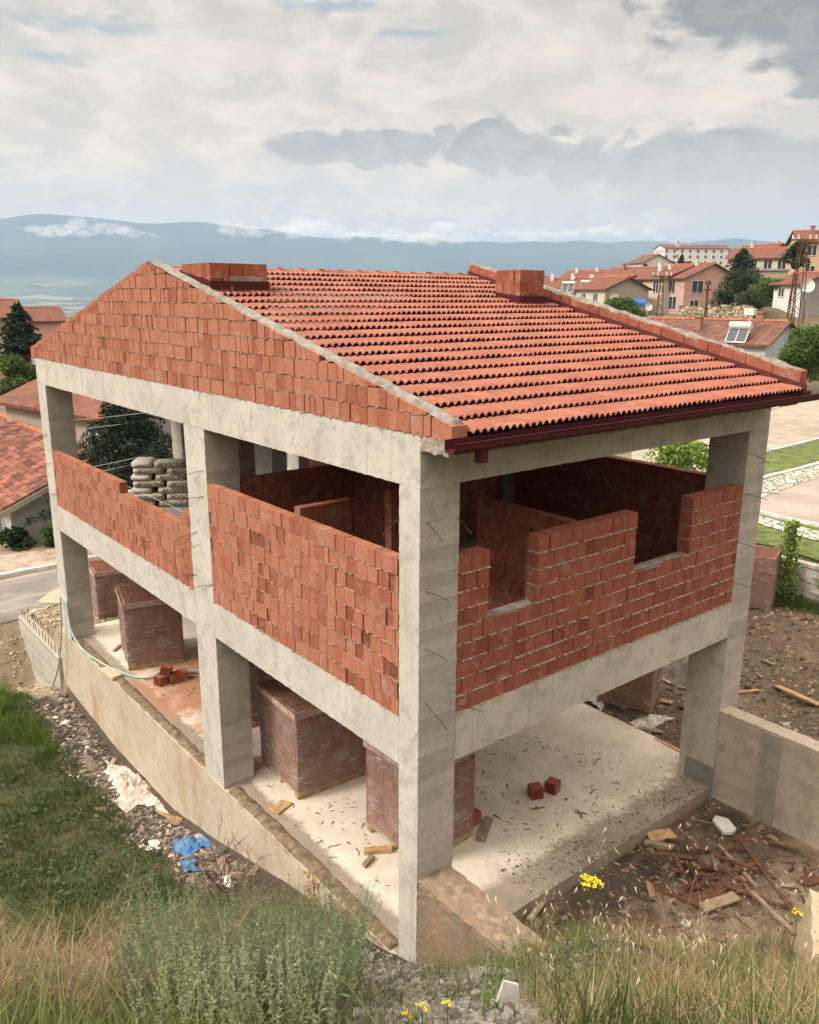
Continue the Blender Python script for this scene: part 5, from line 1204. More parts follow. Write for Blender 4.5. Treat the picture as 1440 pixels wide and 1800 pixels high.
def solar(u, v, dist, w, label, skew=0):
    P = at(u, v, dist); t = thing('solar_water_heater', label, 'water heater', P, faceyaw(u, v, skew), 'solar water heaters')
    mb = MB(); a = rad(52); h = w*.85
    mb.add([(-w/2, 0, 0), (w/2, 0, 0), (w/2, h*math.cos(a), h*math.sin(a)), (-w/2, h*math.cos(a), h*math.sin(a)), (-w/2, .08, -.02), (w/2, .08, -.02), (w/2, h*math.cos(a)+.08, h*math.sin(a)-.02), (-w/2, h*math.cos(a)+.08, h*math.sin(a)-.02)], [[0, 1, 2, 3], [7, 6, 5, 4], [0, 4, 5, 1], [1, 5, 6, 2], [2, 6, 7, 3], [3, 7, 4, 0]])
    mb.build('collector_panel', GLASS, t)
    mb = MB(); L = lambda x, q, o: (x, h*q*math.cos(a)-o*math.sin(a), h*q*math.sin(a)+o*math.cos(a)); 
    for x in (-w/2, 0, w/2): mb.tube([L(x, 0, .03), L(x, 1, .03)], .04, 5)
    for q in (0, 1): mb.tube([L(-w/2, q, .03), L(w/2, q, .03)], .045, 5)
    mb.build('panel_frame', CHROME, t); mb = MB(); mb.tube([(-w*.55, h*math.cos(a)+.1, h*math.sin(a)+.22), (w*.55, h*math.cos(a)+.1, h*math.sin(a)+.22)], .26, 12); mb.build('water_tank', WHITE, t)
    mb = MB(); mb.tube([(w*.3, h*math.cos(a)+.5, -.3), (w*.3, h*math.cos(a)+.5, h*math.sin(a)+1.0)], .04, 6); mb.obox((w*.3, h*math.cos(a)+.5, h*math.sin(a)+1.15), (.7, .5, .45)); mb.build('feed_tank', WHITE, t)
# ---- right-hand hillside
METALR = m_plain('purple_metal_roof', (.20, .085, .095), .5, .2, 3, spec=.4)
def base(u, v, d): return at(u, v, d)
b_ = base(1342, 652, 62)
house('low pale blue house with worn tile roof and a solar heater, beyond the dirt road', b_, faceyaw(1342, 640, -22), 9.6, 6.2, 1.75, 1.35, WBLUE, OLDROOF2, [('F', 2.2, .35, 1.0, 1.0), ('F', -.5, .35, 1.0, 1.0), ('F', -3, .35, 1.0, 1.0)], corner=(1, -1), chim=((2.9, .1, .7),), eave=.35)
b2 = base(1243, 645, 64)
house('shed with purple corrugated metal roof joined to the low pale blue house', b2, faceyaw(1243, 640, -22), 6.0, 6.2, 1.8, 1.30, WGREY, METALR, [], corner=(1, -1), name='shed', cat='shed', chim=((1.5, -1.7, 1.0),), eave=.3)
solar(1292, 602, 62.5, 1.35, 'solar water heater with grey panel on the worn tile roof of the low blue house', -20)
house('pink two storey house with tile roof above the stone wall', base(1199, 553, 124), faceyaw(1199, 520, -46), 8.4, 10.0, 4.9, 1.9, WPINK, OLDROOF, [('F', -2.5, .7, 1.2, 1.6), ('F', 2.2, .7, 1.4, 1.7), ('F', -2.5, 3.0, 1.0, 1.5), ('F', 1.9, 2.9, 1.1, 1.6), ('R', -2.6, 2.9, 2.0, 1.6), ('R', 1.6, 3.2, .9, 1.1), ('R', -3.0, .6, 1.5, 1.3)], corner=(1, -1), chim=((-1.5, -2.4, .9), (1.8, -.6, .6)))
house('cream house with two tall windows joined to the left of the pink house', base(1163, 553, 125.2), faceyaw(1163, 520, -46), 6.0, 10.0, 4.9, 1.7, WCREAM, OLDROOF, [('F', -1.6, 3.0, 1.0, 1.6), ('F', 1.5, 3.0, 1.0, 1.6)], corner=(1, -1), chim=((-1, -2.0, 1.2),))
house('cream row house with curtained windows behind the blue awning', base(1130, 540, 135), faceyaw(1130, 520, -35), 9.0, 9.0, 4.2, 1.7, WCREAM, OLDROOF, [('F', -1.9, 1.9, 1.2, 1.5), ('F', 1.7, 1.9, 1.2, 1.5)], corner=(1, -1), gable=WBRICK, chim=((-2, -1, 1.0),))
house('low grey gabled house with red roof left of the row house', base(1062, 545, 120), faceyaw(1062, 530, -52), 6.5, 7.5, 2.8, 1.5, WCREAM, OLDROOF, [('F', -1.5, 1.2, .9, 1.0), ('F', 1.2, 1.2, .9, 1.0)], corner=(1, -1), gable=WTAN)
house('tan gabled shed house behind the fresh green bush', base(1084, 540, 128), faceyaw(1084, 530, -45), 5, 6, 3.2, 1.2, WTAN, OLDROOF, [('R', 0, .9, 1.6, 1.0)], corner=(1, -1))
house('far red roofed house carrying two solar panels at the hill edge', base(1030, 530, 150), faceyaw(1020, 515, -15), 12, 8, 2.2, 1.6, WTAN, OLDROOF, [], corner=(1, -1), chim=((-1, -1, 1.3), (2.5, -.5, 1.1)))
house('farthest small house with yellow gable beside the dark bush', base(1058, 518, 175), faceyaw(1058, 505, -35), 11, 8, 3.0, 1.7, WCREAM, OLDROOF, [], corner=(1, -1), gable=m_wall('wall_ochre', (.50, .33, .14)), chim=((-3, -1, 1.0), (2, -1, 1.0)))
house('red roofed house with two white dishes on its ridge', base(1106, 528, 160), faceyaw(1100, 505, -20), 10, 8, 3.0, 2.0, WTAN, OLDROOF, [], corner=(1, -1))
house('low red roofed house at the valley rim beside the far chimney', base(995, 525, 165), faceyaw(985, 515, -10), 9, 8, 2.0, 1.5, WTAN, OLDROOF, [], corner=(1, -1), chim=((0, -1, 1),))
house('small white gabled house under the apartment block', base(1127, 490, 230), faceyaw(1122, 480, -60), 7, 9, 4.0, 2.0, WWHITE, OLDROOF2, [('R', -1, 1.5, 1, 1.2)], corner=(1, -1))
W4 = [('F', -17+i*4.3, 1.2+k*2.9, 1.3, 1.5) for i in range(9) for k in range(4)]+[('L', -4.5+i*3.0, 1.2+k*2.9, 1.1, 1.5) for i in range(4) for k in range(4)]
house('long white four storey apartment block with red roof on the skyline', base(1166, 478, 480), faceyaw(1200, 460, 22), 36, 16, 12.2, 2.0, WWHITE, OLDROOF2, W4, corner=(-1, -1), name='apartment_block', cat='apartment block', chim=((-10, -2, 1.5), (-2, -1, 1.5), (7, -2, 1.5)), gable=None, group=None)
house('grey gabled hilltop house with two chimneys against the sky', base(1342, 470, 165), faceyaw(1330, 455, -48), 9, 7, 2.4, 1.6, WGREY, OLDROOF, [('R', -.6, 1.2, .8, .9)], corner=(1, -1), chim=((-1.5, -1, 1.1), (2.5, 1, 1.0)))
house('cream house with four tall windows on the hill behind the trees', base(1386, 482, 150), faceyaw(1365, 465, -12), 9.5, 8, 2.6, 1.6, WCREAM, OLDROOF, [('F', -3.2, .7, .9, 1.5), ('F', -.6, .7, .8, 1.6), ('F', 1.5, .9, 1.2, 1.3), ('F', 3.6, .8, 1.2, 1.4)], corner=(1, -1))
house('peach two storey house with white windows at the right edge of the hill', base(1400, 490, 132), faceyaw(1420, 460, 12), 10, 8, 5.0, 1.5, WPEACH, OLDROOF, [('F', -3.4, 3.1, 1.1, 1.3), ('F', -.3, 3.1, 1.0, 1.4), ('F', 2.6, 3.1, 1.2, 1.4), ('F', -3.4, .5, 1.2, 1.2), ('F', -.6, .5, 1.3, 1.3)], corner=(-1, -1), chim=((-3, -1, 1.0),))
house('low grey house with red roof and white dish below the peach house', base(1408, 531, 104), faceyaw(1404, 515, -50), 4.6, 5.5, 2.0, 1.1, WWHITE, OLDROOF, [('F', -1, .6, .9, .9)], corner=(1, -1), gable=WGREY)
house('flat roofed pale stone hut among the trees below the cream house', base(1322, 505, 128), faceyaw(1322, 490, 10), 4.5, 4, 2.2, .3, WTAN, CONCG, [], corner=(-1, -1), name='stone_hut', cat='hut', flat=True)
for (u, v, d, s_, lab) in ((1417, 503, 98, 1.5, 'large white satellite dish on the low grey house below the peach house'), (1083, 494, 150, 1.5, 'white satellite dish on the red ridge, left one of the two'), (1090, 494, 150, 1.3, 'white satellite dish on the red ridge, right one of the two'), (1078, 524, 116, 1.2, 'white satellite dish on the wall of the low grey gabled house'), (1139, 540, 112, 1.0, 'white satellite dish on a post beside the blue awning')): dish(u, v, d, s_, lab)
solar(997, 514, 148, 2.0, 'grey solar panel on the far red roof, left one of the two', -10); solar(1030, 512, 148, 2.0, 'pale solar panel on the far red roof, right one of the two', -10)
# awning, stone wall, poles
AW = m_plain('blue_awning', (.03, .12, .38), .6, .1, 2); p0, p1 = at(1094, 545, 118), at(1160, 545, 118); a = math.atan2(p1[1]-p0[1], p1[0]-p0[0]); W0 = float(np.hypot(*(p1-p0)[:2]))
t = thing('market_awning', 'blue fabric awning on posts in front of the row houses', 'awning', (p0[0], p0[1], p0[2]-.3), a)
mb = MB(); mb.hexa([(0, 0, 1.2), (W0*.6, 0, 1.2), (W0*.6, 2.5, 1.75), (0, 2.5, 1.75), (0, 0, 1.24), (W0*.6, 0, 1.24), (W0*.6, 2.5, 1.8), (0, 2.5, 1.8)]); mb.box(0, W0*.6, -.03, .0, .75, 1.24); mb.build('canopy', AW, t)
for x in (0.1, W0*.3, W0*.58): mb = MB(); mb.tube([(x, .05, -2), (x, .05, 1.2)], .05, 6); mb.build('post', RUST, t)
def m_stonewall():
    m_, T, b = newmat('rubble_masonry'); co = T.scale(obco(T), (1, 1, 1.25)); v1 = T.new('ShaderNodeTexVoronoi', {'Vector': co, 'Scale': 2.1}); v2 = T.new('ShaderNodeTexVoronoi', {'Vector': co, 'Scale': 2.1}, feature='DISTANCE_TO_EDGE')
    s = T.new('ShaderNodeSeparateColor', {0: v1.outputs['Color']}); c = T.mix(s.outputs[0], (.34, .25, .15), (.62, .53, .38)); e = T.ss(v2.outputs['Distance'], .02, .11); c = T.mix(e, (.12, .10, .075), c)
    T.set(b.inputs['Base Color'], c); bump(T, b, e, .8, .08); return m_
MSTONE = m_stonewall()
A, B = at(1190, 584, 96), at(1320, 586, 98); d_ = B-A; Lw = float(np.hypot(d_[0], d_[1]))
mb = MB(); n = 14
for i in range(n):
    x0, x1 = Lw*i/n, Lw*(i+1)/n; z = 3.1+.12*math.sin(i*1.7); mb.hexa([(x0, -.55, -1.5), (x1, -.55, -1.5), (x1, .4, -1.5), (x0, .4, -1.5), (x0, 0, z), (x1, 0, z), (x1, .4, z), (x0, .4, z)])
o = mb.build('stone_wall', MSTONE); o.location = (A[0], A[1], A[2]-.3); o.rotation_euler = (0, 0, math.atan2(d_[1], d_[0])); tag(o, 'tall pale rubble stone retaining wall below the pink house', 'stone wall')
def lattice(u, v, d, h, w0, label, arms=True, taper=.35, name='lattice_pylon', cat='pylon'):
    P = at(u, v, d); t = thing(name, label, cat, P, faceyaw(u, v, 20), 'steel lattice poles'); mb = MB(); n = max(6, int(h/1.1))
    W_at = lambda q: w0*(1-(1-taper)*q)/2
    for sx in (-1, 1):
        for sy in (-1, 1): mb.tube([(sx*W_at(0), sy*W_at(0), -1.0), (sx*W_at(1), sy*W_at(1), h)], .045, 4)
    for i in range(n):
        q0, q1 = i/n, (i+1)/n; a, b = W_at(q0), W_at(q1); f = 1 if i % 2 else -1
        for s in (-1, 1):
            mb.tube([(-f*a, s*a, h*q0), (f*b, s*b, h*q1)], .028, 4); mb.tube([(s*a, f*a, h*q0), (s*b, -f*b, h*q1)], .028, 4)
    mb.build('mast', RUST, t)
    if arms:
        mb = MB()
        for z, L in ((h-.15, 1.1), ): mb.box(-L, L, -.06, .06, z, z+.12)
        ar = mb.build('cross_arm', RUST, t)
        for x in (-1.0, -.5, .5, 1.0): mb = MB(); mb.tube([(x, 0, h), (x, 0, h+.35)], .07, 6); mb.build('insulator', WHITE, ar)
    return P
pl1 = lattice(1393, 600, 84, 8.8, 1.35, 'tall steel lattice pylon with cross arm at the right, beside the green tree')
lattice(1385, 596, 88, 6.0, .7, 'thin lattice pole just left of the tall pylon', False)
pl2 = lattice(1157, 580, 98, 5.8, .75, 'slim lattice pole in front of the pink house')
t = thing('utility_pole', 'dark solid utility pole in front of the stone wall', 'utility pole', at(1237, 585, 90), 0); mb = MB(); mb.tube([(0, 0, -1), (0, 0, 4.6)], .16, 8, r1=.11); mb.build('pole', RUST, t); mb = MB(); mb.box(-.5, .5, -.06, .06, 4.1, 4.22); mb.box(-.2, .2, -.2, .2, 4.62, 5.0); mb.build('cross_arm', RUST, t)
t = thing('utility_pole', 'small leaning wooden pole on the grassy slope at the right', 'utility pole', at(1415, 590, 80), 0); mb = MB(); mb.tube([(0, 0, -1), (.1, 0, 2.2)], .08, 8); mb.build('pole', WOODG, t)
P = at(1190, 452, 430); t = thing('radio_mast', 'red and white radio mast rising above the apartment block', 'mast', P, 0)
for i in range(6): mb = MB(); mb.tube([(0, 0, i*1.6-2), (0, 0, i*1.6-.4)], .35, 6); mb.build('mast_section', DRED if i % 2 else WHITE, t)
for i, (x, z) in enumerate(((-.9, 6.0), (.8, 4.6), (.9, 7.2))): mb = MB(); mb.tube([(x, -.2, z), (x, -.2, z+1.6)], .35, 6); mb.build('antenna', WHITE, t)
def wire(pts, label, sag=.3, r=.012, group='overhead wires', mat=None):
    a, b = np.array(pts[0], float), np.array(pts[1], float); P = [a+(b-a)*i/16-np.array([0, 0, sag*4*(i/16)*(1-i/16)]) for i in range(17)]
    mb = MB(); mb.tube(P, r, 4); tag(mb.build('overhead_wire', mat or RUST), label, 'wire', group)
top = lambda P, h: (P[0], P[1], P[2]+h)
wire([top(pl1, 9.0), at(1237, 515, 90)], 'thin dark wire between the tall pylon and the dark utility pole', .5, .02); wire([at(1237, 515, 90), top(pl2, 6.0)], 'thin dark wire from the dark utility pole to the slim lattice pole', .4, .02)
# trees on the right
def T_(kind, u, v, d, hpx, wpx, label, n, leafpx, seed, mat=LEAFD, **kw):
    P = at(u, v, d); k = d/FPX*1.05; return kind(kw.pop('name', 'broadleaf_tree'), label, P, hpx*k, wpx*k, mat, n, leafpx*k, seed, **kw) if kind is tree else kind(kw.pop('name', 'pine_tree'), label, P, hpx*k, wpx*k, n, leafpx*k, seed, mat, **kw)
G1 = 'trees on the hillside'
T_(tree, 1412, 692, 47, 100, 92, 'round dense green tree at the right edge beside the dirt road', 14000, 1.9, 1, LEAF, group=G1, trunk=.12, nc=22)
T_(tree, 1300, 540, 112, 62, 60, 'dark leafy tree left of the flat stone hut', 5000, 1.3, 2, LEAFD, group=G1, trunk=.1)
T_(tree, 1345, 545, 110, 48, 50, 'leafy tree in front of the flat stone hut', 5000, 1.3, 3, LEAF, group=G1, trunk=.15)
T_(tree, 1375, 545, 108, 45, 46, 'spreading tree with bare trunk right of the stone hut', 4000, 1.3, 4, LEAF, group=G1, trunk=.35)
T_(conifer, 1302, 500, 140, 52, 62, 'dark broad pine in front of the cream hill house', 5000, 2.0, 5, LEAFP, group=G1)
T_(tree, 1270, 545, 116, 30, 40, 'low dark bush against the pink gable wall', 2500, 1.3, 6, LEAFD, group=G1, trunk=.05)
T_(tree, 1325, 543, 104, 26, 60, 'wide dark hedge bush above the stone wall', 3500, 1.3, 7, LEAFD, group=G1, trunk=.03)
T_(conifer, 1195, 497, 200, 42, 26, 'dark spruce standing in front of the apartment block, tallest', 2500, 1.5, 8, LEAFP, group=G1)
T_(tree, 1205, 490, 200, 26, 44, 'broad green tree below the apartment block', 3000, 1.2, 9, LEAFD, group=G1, trunk=.1)
T_(conifer, 1133, 492, 210, 24, 22, 'small dark pine left of the apartment block', 1500, 1.4, 10, LEAFP, group=G1)
T_(conifer, 1157, 492, 205, 20, 18, 'small dark pine under the left end of the apartment block', 1500, 1.4, 11, LEAFP, group=G1)
T_(tree, 1070, 500, 220, 22, 26, 'dark round tree on the rim right of the far chimney', 2000, 1.3, 12, LEAFP, group=G1, trunk=.1)
T_(tree, 1106, 492, 230, 20, 12, 'pale green narrow tree on the rim', 1200, 1.2, 13, LEAF, group=G1, trunk=.1)
T_(tree, 1400, 485, 118, 50, 42, 'green tree hiding the corner of the peach house', 3500, 1.4, 14, LEAFD, group=G1, trunk=.15)
T_(tree, 1085, 560, 85, 34, 56, 'bright green bush just above the far parapet', 4000, 1.6, 15, LEAF, group=G1, trunk=.05)
T_(tree, 1120, 570, 92, 22, 36, 'low weedy bush right of the bright green bush', 2000, 1.5, 16, LEAF, group=G1, trunk=.02)
T_(tree, 1345, 600, 84, 22, 60, 'patchy scrub on the slope right of the stone wall', 2500, 1.5, 17, LEAF, group=G1, trunk=.02)
T_(tree, 1385, 700, 40, 10, 14, 'tiny leafy sprig at the top of the dirt road', 300, 1.5, 18, LEAF, trunk=.1) if False else None
T_(tree, 1200, 838, 26, 66, 118, 'fresh pale green young tree behind the upper wall opening', 2000, 3.6, 19, LEAFY, name='young_tree', trunk=.25, nc=16)
q = gp(1372, 1046); 
def vine(u0, v0, w, h, label, seed, n=900):
    P = at(u0, v0, float(np.hypot(*(gp(u0, v0)-CAMP)[:2]))); t = thing('climbing_plant', label, 'plant', P); r = np.random.RandomState(seed)
    Q = np.stack([r.normal(0, w*.25, n), r.normal(0, w*.2, n), r.uniform(0, 1, n)**.8*h], 1); Q[:, :2] *= (1.1-.6*Q[:, 2:]/h); V, F = leaf_quads(Q, .045, .3, seed=seed); mesh_np('crown', V, F, LEAFY, t)
    mb = MB()
    for i in range(5): mb.tube([(r.uniform(-.1, .1), r.uniform(-.1, .1), 0), (r.normal(0, w*.15), r.normal(0, w*.1), h*.55), (r.normal(0, w*.2), r.normal(0, w*.15), h*.95)], .01, 5); 
    mb.build('stems', BARK, t)
vine(1374, 1062, .75, 2.0, 'tall pale green climbing plant in front of the patterned garden wall', 3, 1100)
vine(1446, 1045, .6, 1.4, 'pale green climbing plant at the right end of the patterned garden wall', 4, 700)
# ---- patterned garden wall
t = thing('garden_wall', 'pale precast garden wall with raised diamond pattern', 'garden wall', (13.82, 0, -2.75))
mb = MB(); mb.box(-.06, .06, -2.5, 9.0, -.6, 1.12); mb.build('wall_panel', CONC, t); mb = MB(); mb.box(-.11, .11, -2.5, 9, 1.122, 1.20); mb.build('coping', CONC, t)
mb = MB(); 
for k in range(3):
    z = .02+k*.37
    for i in range(14):
        y = -2.3+i*.8; mb.box(-.085, -.062, y, y+.74, z, z+.33); c = (y+.37, z+.165)
        mb.add([(-.087, c[0]-.26, c[1]), (-.087, c[0], c[1]-.13), (-.087, c[0]+.26, c[1]), (-.087, c[0], c[1]+.13), (-.125, c[0], c[1])], [[0, 4, 1], [1, 4, 2], [2, 4, 3], [3, 4, 0]])
o = mb.build('relief_pattern', CONC, t); o['kind'] = 'stuff'
# ---- roads and verges at the right
ROADD = m_plain('packed_dirt', (.37, .32, .26), .95, .16, .9, bmp=.2); PAVE = m_plain('pinkish_paving', (.37, .31, .27), .9, .15, .5); KERB = m_plain('kerb_concrete', (.58, .55, .49), .9, .15, 3)
def m_cobble():
    m_, T, b = newmat('cobbles'); co = obco(T); v1 = T.new('ShaderNodeTexVoronoi', {'Vector': co, 'Scale': 3.4}); v2 = T.new('ShaderNodeTexVoronoi', {'Vector': co, 'Scale': 3.4}, feature='DISTANCE_TO_EDGE')
    s = T.new('ShaderNodeSeparateColor', {0: v1.outputs['Color']}); e = T.ss(v2.outputs['Distance'], .03, .14); c = T.mix(e, (.16, .15, .10), T.mix(s.outputs[0], (.45, .42, .36), (.66, .62, .55)))
    T.set(b.inputs['Base Color'], c); bump(T, b, e, .7, .04); return m_
COB = m_cobble(); LAWN = m_plain('mown_grass', (.115, .15, .045), .95, .35, 2.5, bmp=.6)
def strip(l0, l1, name, mat, label, off, u0=1110, u1=1475, cat='road'):
    f = lambda l, u: l[0]+(l[1]-l[0])*(u-1350)/90
    return patch(name, [(u0, f(l0, u0)), (u1, f(l0, u1)), (u1, f(l1, u1)), (u0, f(l1, u0))], mat, label, off, 30, cat=cat)
strip((716, 692), (802, 775), 'dirt_road', ROADD, 'wide pale dirt road beyond the house', .05)
strip((805, 778), (842, 816), 'verge', LAWN, 'strip of mown grass between two kerbs', .05, cat='grass')
strip((842, 817), (876, 842), 'cobbles', COB, 'strip of pale cobbles beside the paved lane', .06, 1220, cat='paving')
strip((876, 842), (906, 928), 'lane', PAVE, 'pinkish paved lane beyond the garden wall', .05, 1240, cat='lane')
strip((908, 931), (914, 940), 'verge', LAWN, 'narrow grass edge along the paved lane', .05, 1300, cat='grass')
strip((914, 940), (930, 956), 'cobbles', COB, 'lower strip of pale cobbles near the garden wall', .06, 1300, cat='paving')
strip((930, 956), (962, 988), 'verge', LAWN, 'grass strip along the top of the garden wall', .04, 1300, cat='grass')
def kerb(pa, pb, label, h=.13, w=.18):
    a, b = gp(*pa), gp(*pb); mb = MB(); n = 24; d = (b-a)[:2]; d = d/np.linalg.norm(d); s = np.array([-d[1], d[0]])*w/2
    for i in range(n):
        p, q = a[:2]+(b-a)[:2]*i/n, a[:2]+(b-a)[:2]*((i+.985)/n); z0, z1 = g1(*p), g1(*q)
        mb.hexa([(*(p-s), z0-.2), (*(q-s), z1-.2), (*(q+s), z1-.2), (*(p+s), z0-.2), (*(p-s), z0+h), (*(q-s), z1+h), (*(q+s), z1+h), (*(p+s), z0+h)] if True else [])
    tag(mb.build('kerb', KERB), label, 'kerb', kind='structure')
kerb((1100, 873), (1470, 766), 'white kerb between the dirt road and the mown grass'); kerb((1240, 873), (1470, 808), 'white kerb between the mown grass and the cobbles'); kerb((1300, 897), (1470, 936), 'white kerb on the near side of the paved lane')
kerb((1340, 726), (1470, 686), 'kerb along the far side of the dirt road')
# ---- road and village at the left
def m_asphalt():
    m_, T, b = newmat('asphalt'); co = obco(T); n = T.noise(co, .8, 5, .6); c = T.mix(T.ss(n, .35, .7), (.19, .175, .16), (.27, .25, .225)); st = T.noise(T.scale(co, (.12, 1.6, 1)), 1, 5, .6); c = T.mix(T.ss(st, .5, .68), c, (.36, .32, .27)); T.set(b.inputs['Base Color'], c); bump(T, b, T.noise(co, 40, 3), .3, .01); return m_
SAND = m_plain('road_sand', (.46, .38, .28), .95, .2, 1.2, bmp=.3)
patch('road', [(-40, 1032), (300, 955), (420, 985), (-40, 1105)], m_asphalt(), 'grey asphalt road passing behind the far end of the house', .03, 30, cat='road')
patch('road_sand', [(64, 1062), (118, 1028), (420, 975), (330, 1048)], SAND, 'pale sand spread over the road behind the house', .045, 30, cat='sand', edge=.25)
patch('road_sand', [(22, 1078), (70, 1058), (250, 1055), (80, 1105)], SAND, 'sand spilled in front of the starter bar wall', .04, 24, cat='sand', edge=.3) if False else None
kerb((-40, 1026), (330, 945), 'dark stained kerb on the far side of the asphalt road', .16, .22)
patch('pavement', [(-40, 985), (300, 905), (300, 950), (-40, 1022)], m_plain('dusty_pavement', (.40, .32, .25), .95, .3, 2, bmp=.5), 'dusty pinkish verge between the grey house and the road', .03, 20, cat='pavement')
WSIDE = m_wall('wall_grey_siding', (.40, .42, .40), .25)
Y0 = 24.6; pk = onp(163, 802, 1, Y0); cl_ = onp(17, 884, 1, Y0); hw = pk[0]-cl_[0]
t = thing('village_house', 'grey clapboard house with weathered red tile roof at the left edge', 'house', (pk[0], Y0, -4.6), 0, 'village houses')
zc, zp = cl_[2]+4.6, pk[2]+4.6; dl = 13.0
mb = MB(); mb.add([(-hw, 0, -1), (hw, 0, -1), (hw, dl, -1), (-hw, dl, -1), (-hw, 0, zc), (hw, 0, zc), (hw, dl, zc), (-hw, dl, zc), (0, 0, zp), (0, dl, zp)], [[0, 1, 5, 8, 4], [2, 3, 7, 9, 6], [1, 2, 6, 5], [3, 0, 4, 7]]); mb.build('wall', WSIDE, t)
mb = MB()
z = .05
while z < zp-.1:
    q = hw if z < zc else hw*(zp-z)/(zp-zc); mb.hexa([(-q, -.025, z), (q, -.025, z), (q, -.002, z), (-q, -.002, z), (-q, -.012, z+.155), (q, -.012, z+.155), (q, -.002, z+.155), (-q, -.002, z+.155)]); z += .17
mb.build('clapboards', WSIDE, t)['kind'] = 'stuff'
sl_ = (zp-zc)/hw; e = .55; rr = random.Random(2); mb = MB()
for sg in (-1, 1):
    x0, z0 = sg*(hw+e), zp-sl_*(hw+e)
    NR_, NC = 16, 34
    for i in range(NR_):
        qa, qb = i/NR_, (i+1.18)/NR_
        for j in range(NC):
            ya = -.4+(dl+.8)*j/NC; yb = ya+(dl+.8)/NC-.012; l = rr.uniform(0, .022); k = lambda q_, y_, o: (x0*(1-q_), y_, z0+(zp-z0)*q_+o)
            qb_ = min(qb, 1); P_ = [k(qa, ya, .02+l), k(qa, yb, .02+l+rr.uniform(-.008, .008)), k(qb_, yb, .0), k(qb_, ya, .0)]; Q_ = [(a, b, c+.055) for a, b, c in P_]
            if sg > 0: P_, Q_ = P_, Q_
            else: P_, Q_ = P_[::-1], Q_[::-1]
            mb.hexa(P_+Q_)
ro = mb.build('roof', OLDROOF2 if False else m_plain('weathered_tile', (.19, .076, .053), .85, .4, 1.3, island=.3, bmp=.3), t)
mb = MB()
for sg in (-1, 1): mb.hexa([(sg*(hw+e)-.02, -.5, zp-sl_*(hw+e)-.16), (sg*(hw+e)+.02, -.5, zp-sl_*(hw+e)-.16), (.02, -.5, zp-.16), (-.02, -.5, zp-.16), (sg*(hw+e)-.02, -.5, zp-sl_*(hw+e)), (sg*(hw+e)+.02, -.5, zp-sl_*(hw+e)), (.02, -.5, zp), (-.02, -.5, zp)]) if False else mb.hexa([(0, -.46, zp-.22), (sg*(hw+e), -.46, zp-sl_*(hw+e)-.22), (sg*(hw+e), -.41, zp-sl_*(hw+e)-.22), (0, -.41, zp-.22), (0, -.46, zp-.02), (sg*(hw+e), -.46, zp-sl_*(hw+e)-.02), (sg*(hw+e), -.41, zp-sl_*(hw+e)-.02), (0, -.41, zp-.02)])
mb.build('bargeboard', CONCG, ro)
mb = MB(); y = -.4
while y < dl+.3: mb.tube([(0, y, zp+.055+rr.uniform(-.01, .01)), (rr.uniform(-.02, .02), y+.36, zp+.075)], .12, 7); y += .36
mb.build('ridge_tiles', RIDGE, ro)
mb = MB(); mb.box(-.9, -.1, -.05, -.027, 1.0, 1.9); g = mb.build('vent_grille', WSIDE, t)
for i, y in enumerate((1.2, 4.2)):
    mb = MB(); mb.box(-hw-.03, -hw-.004, y, y+1.5, .6, 2.0); g = mb.build('window', GLASS, t); mb = MB()
    for a, b in ((y-.08, y), (y+.71, y+.79), (y+1.5, y+1.58)): mb.box(-hw-.06, -hw-.001, a, b, .52, 2.08)
    mb.box(-hw-.062, -hw-.002, y, y+1.5, 2.002, 2.08); mb.box(-hw-.062, -hw-.002, y, y+1.5, .52, .598); mb.build('window_frame', FRAME, g)
mb = MB(); mb.box(-hw-.04, -hw-.001, -.02, .2, -1, zc); mb.build('corner_board', FRAME, t)
G2 = 'village houses'
house('red roofed house with grey gable and a small white box behind the cedar', base(190, 760, 42), faceyaw(160, 720, -60), 10, 6.5, 1.6, 1.3, WTAN, OLDROOF, [], corner=(1, -1), gable=WGREY, chim=((-2, -1, .8), (0, -1.5, .6)))
house('red roofed house with grey gable carrying a white dish, just past the grey house', base(206, 800, 35), faceyaw(160, 760, -60), 9, 5.6, 1.5, 1.05, WTAN, OLDROOF, [], corner=(1, -1), gable=WGREY, chim=((0, -1.2, .5),))
house('beige house with dark red roof at the left edge behind the pine', base(26, 650, 95), faceyaw(10, 610, -10), 10, 8, 5.2, 1.6, WTAN, OLDROOF, [], corner=(1, -1))
house('pink house with red roof and white chimney peeping over the gable end', base(120, 640, 120), faceyaw(120, 580, 10), 9, 8, 5.6, 1.5, WPINK, OLDROOF, [], corner=(1, -1), chim=((-1.0, -2.6, 1.1),))
house('small brown roofed shed among the shrubs at the left edge', base(22, 715, 62), faceyaw(10, 690, -35), 5, 4, 1.4, .8, WTAN, OLDROOF, [], corner=(1, -1), name='shed', cat='shed')
house('white metal roofed shed behind the far column', base(68, 690, 75), faceyaw(60, 670, 30), 3.5, 3, 1.2, .9, WWHITE, CHROME, [], corner=(1, -1), name='shed', cat='shed')
house('low red roof visible between the columns right of the cedar', base(330, 800, 60), faceyaw(250, 760, -20), 12, 7, 2.0, 1.5, WTAN, OLDROOF, [], corner=(1, -1))
dish(158, 760, 34.3, .62, 'white satellite dish on the grey gable past the grey house')
mb = MB(); P = at(187, 722, 41.2); mb.box(-.35, .35, -.2, .2, 0, .55); mb.box(-.28, .28, -.22, -.202, .06, .49); o = mb.build('air_conditioner', WHITE); o.location = P; o.rotation_euler = (0, 0, faceyaw(187, 722, -60)); tag(o, 'white air conditioner box on the grey gable behind the cedar', 'air conditioner')
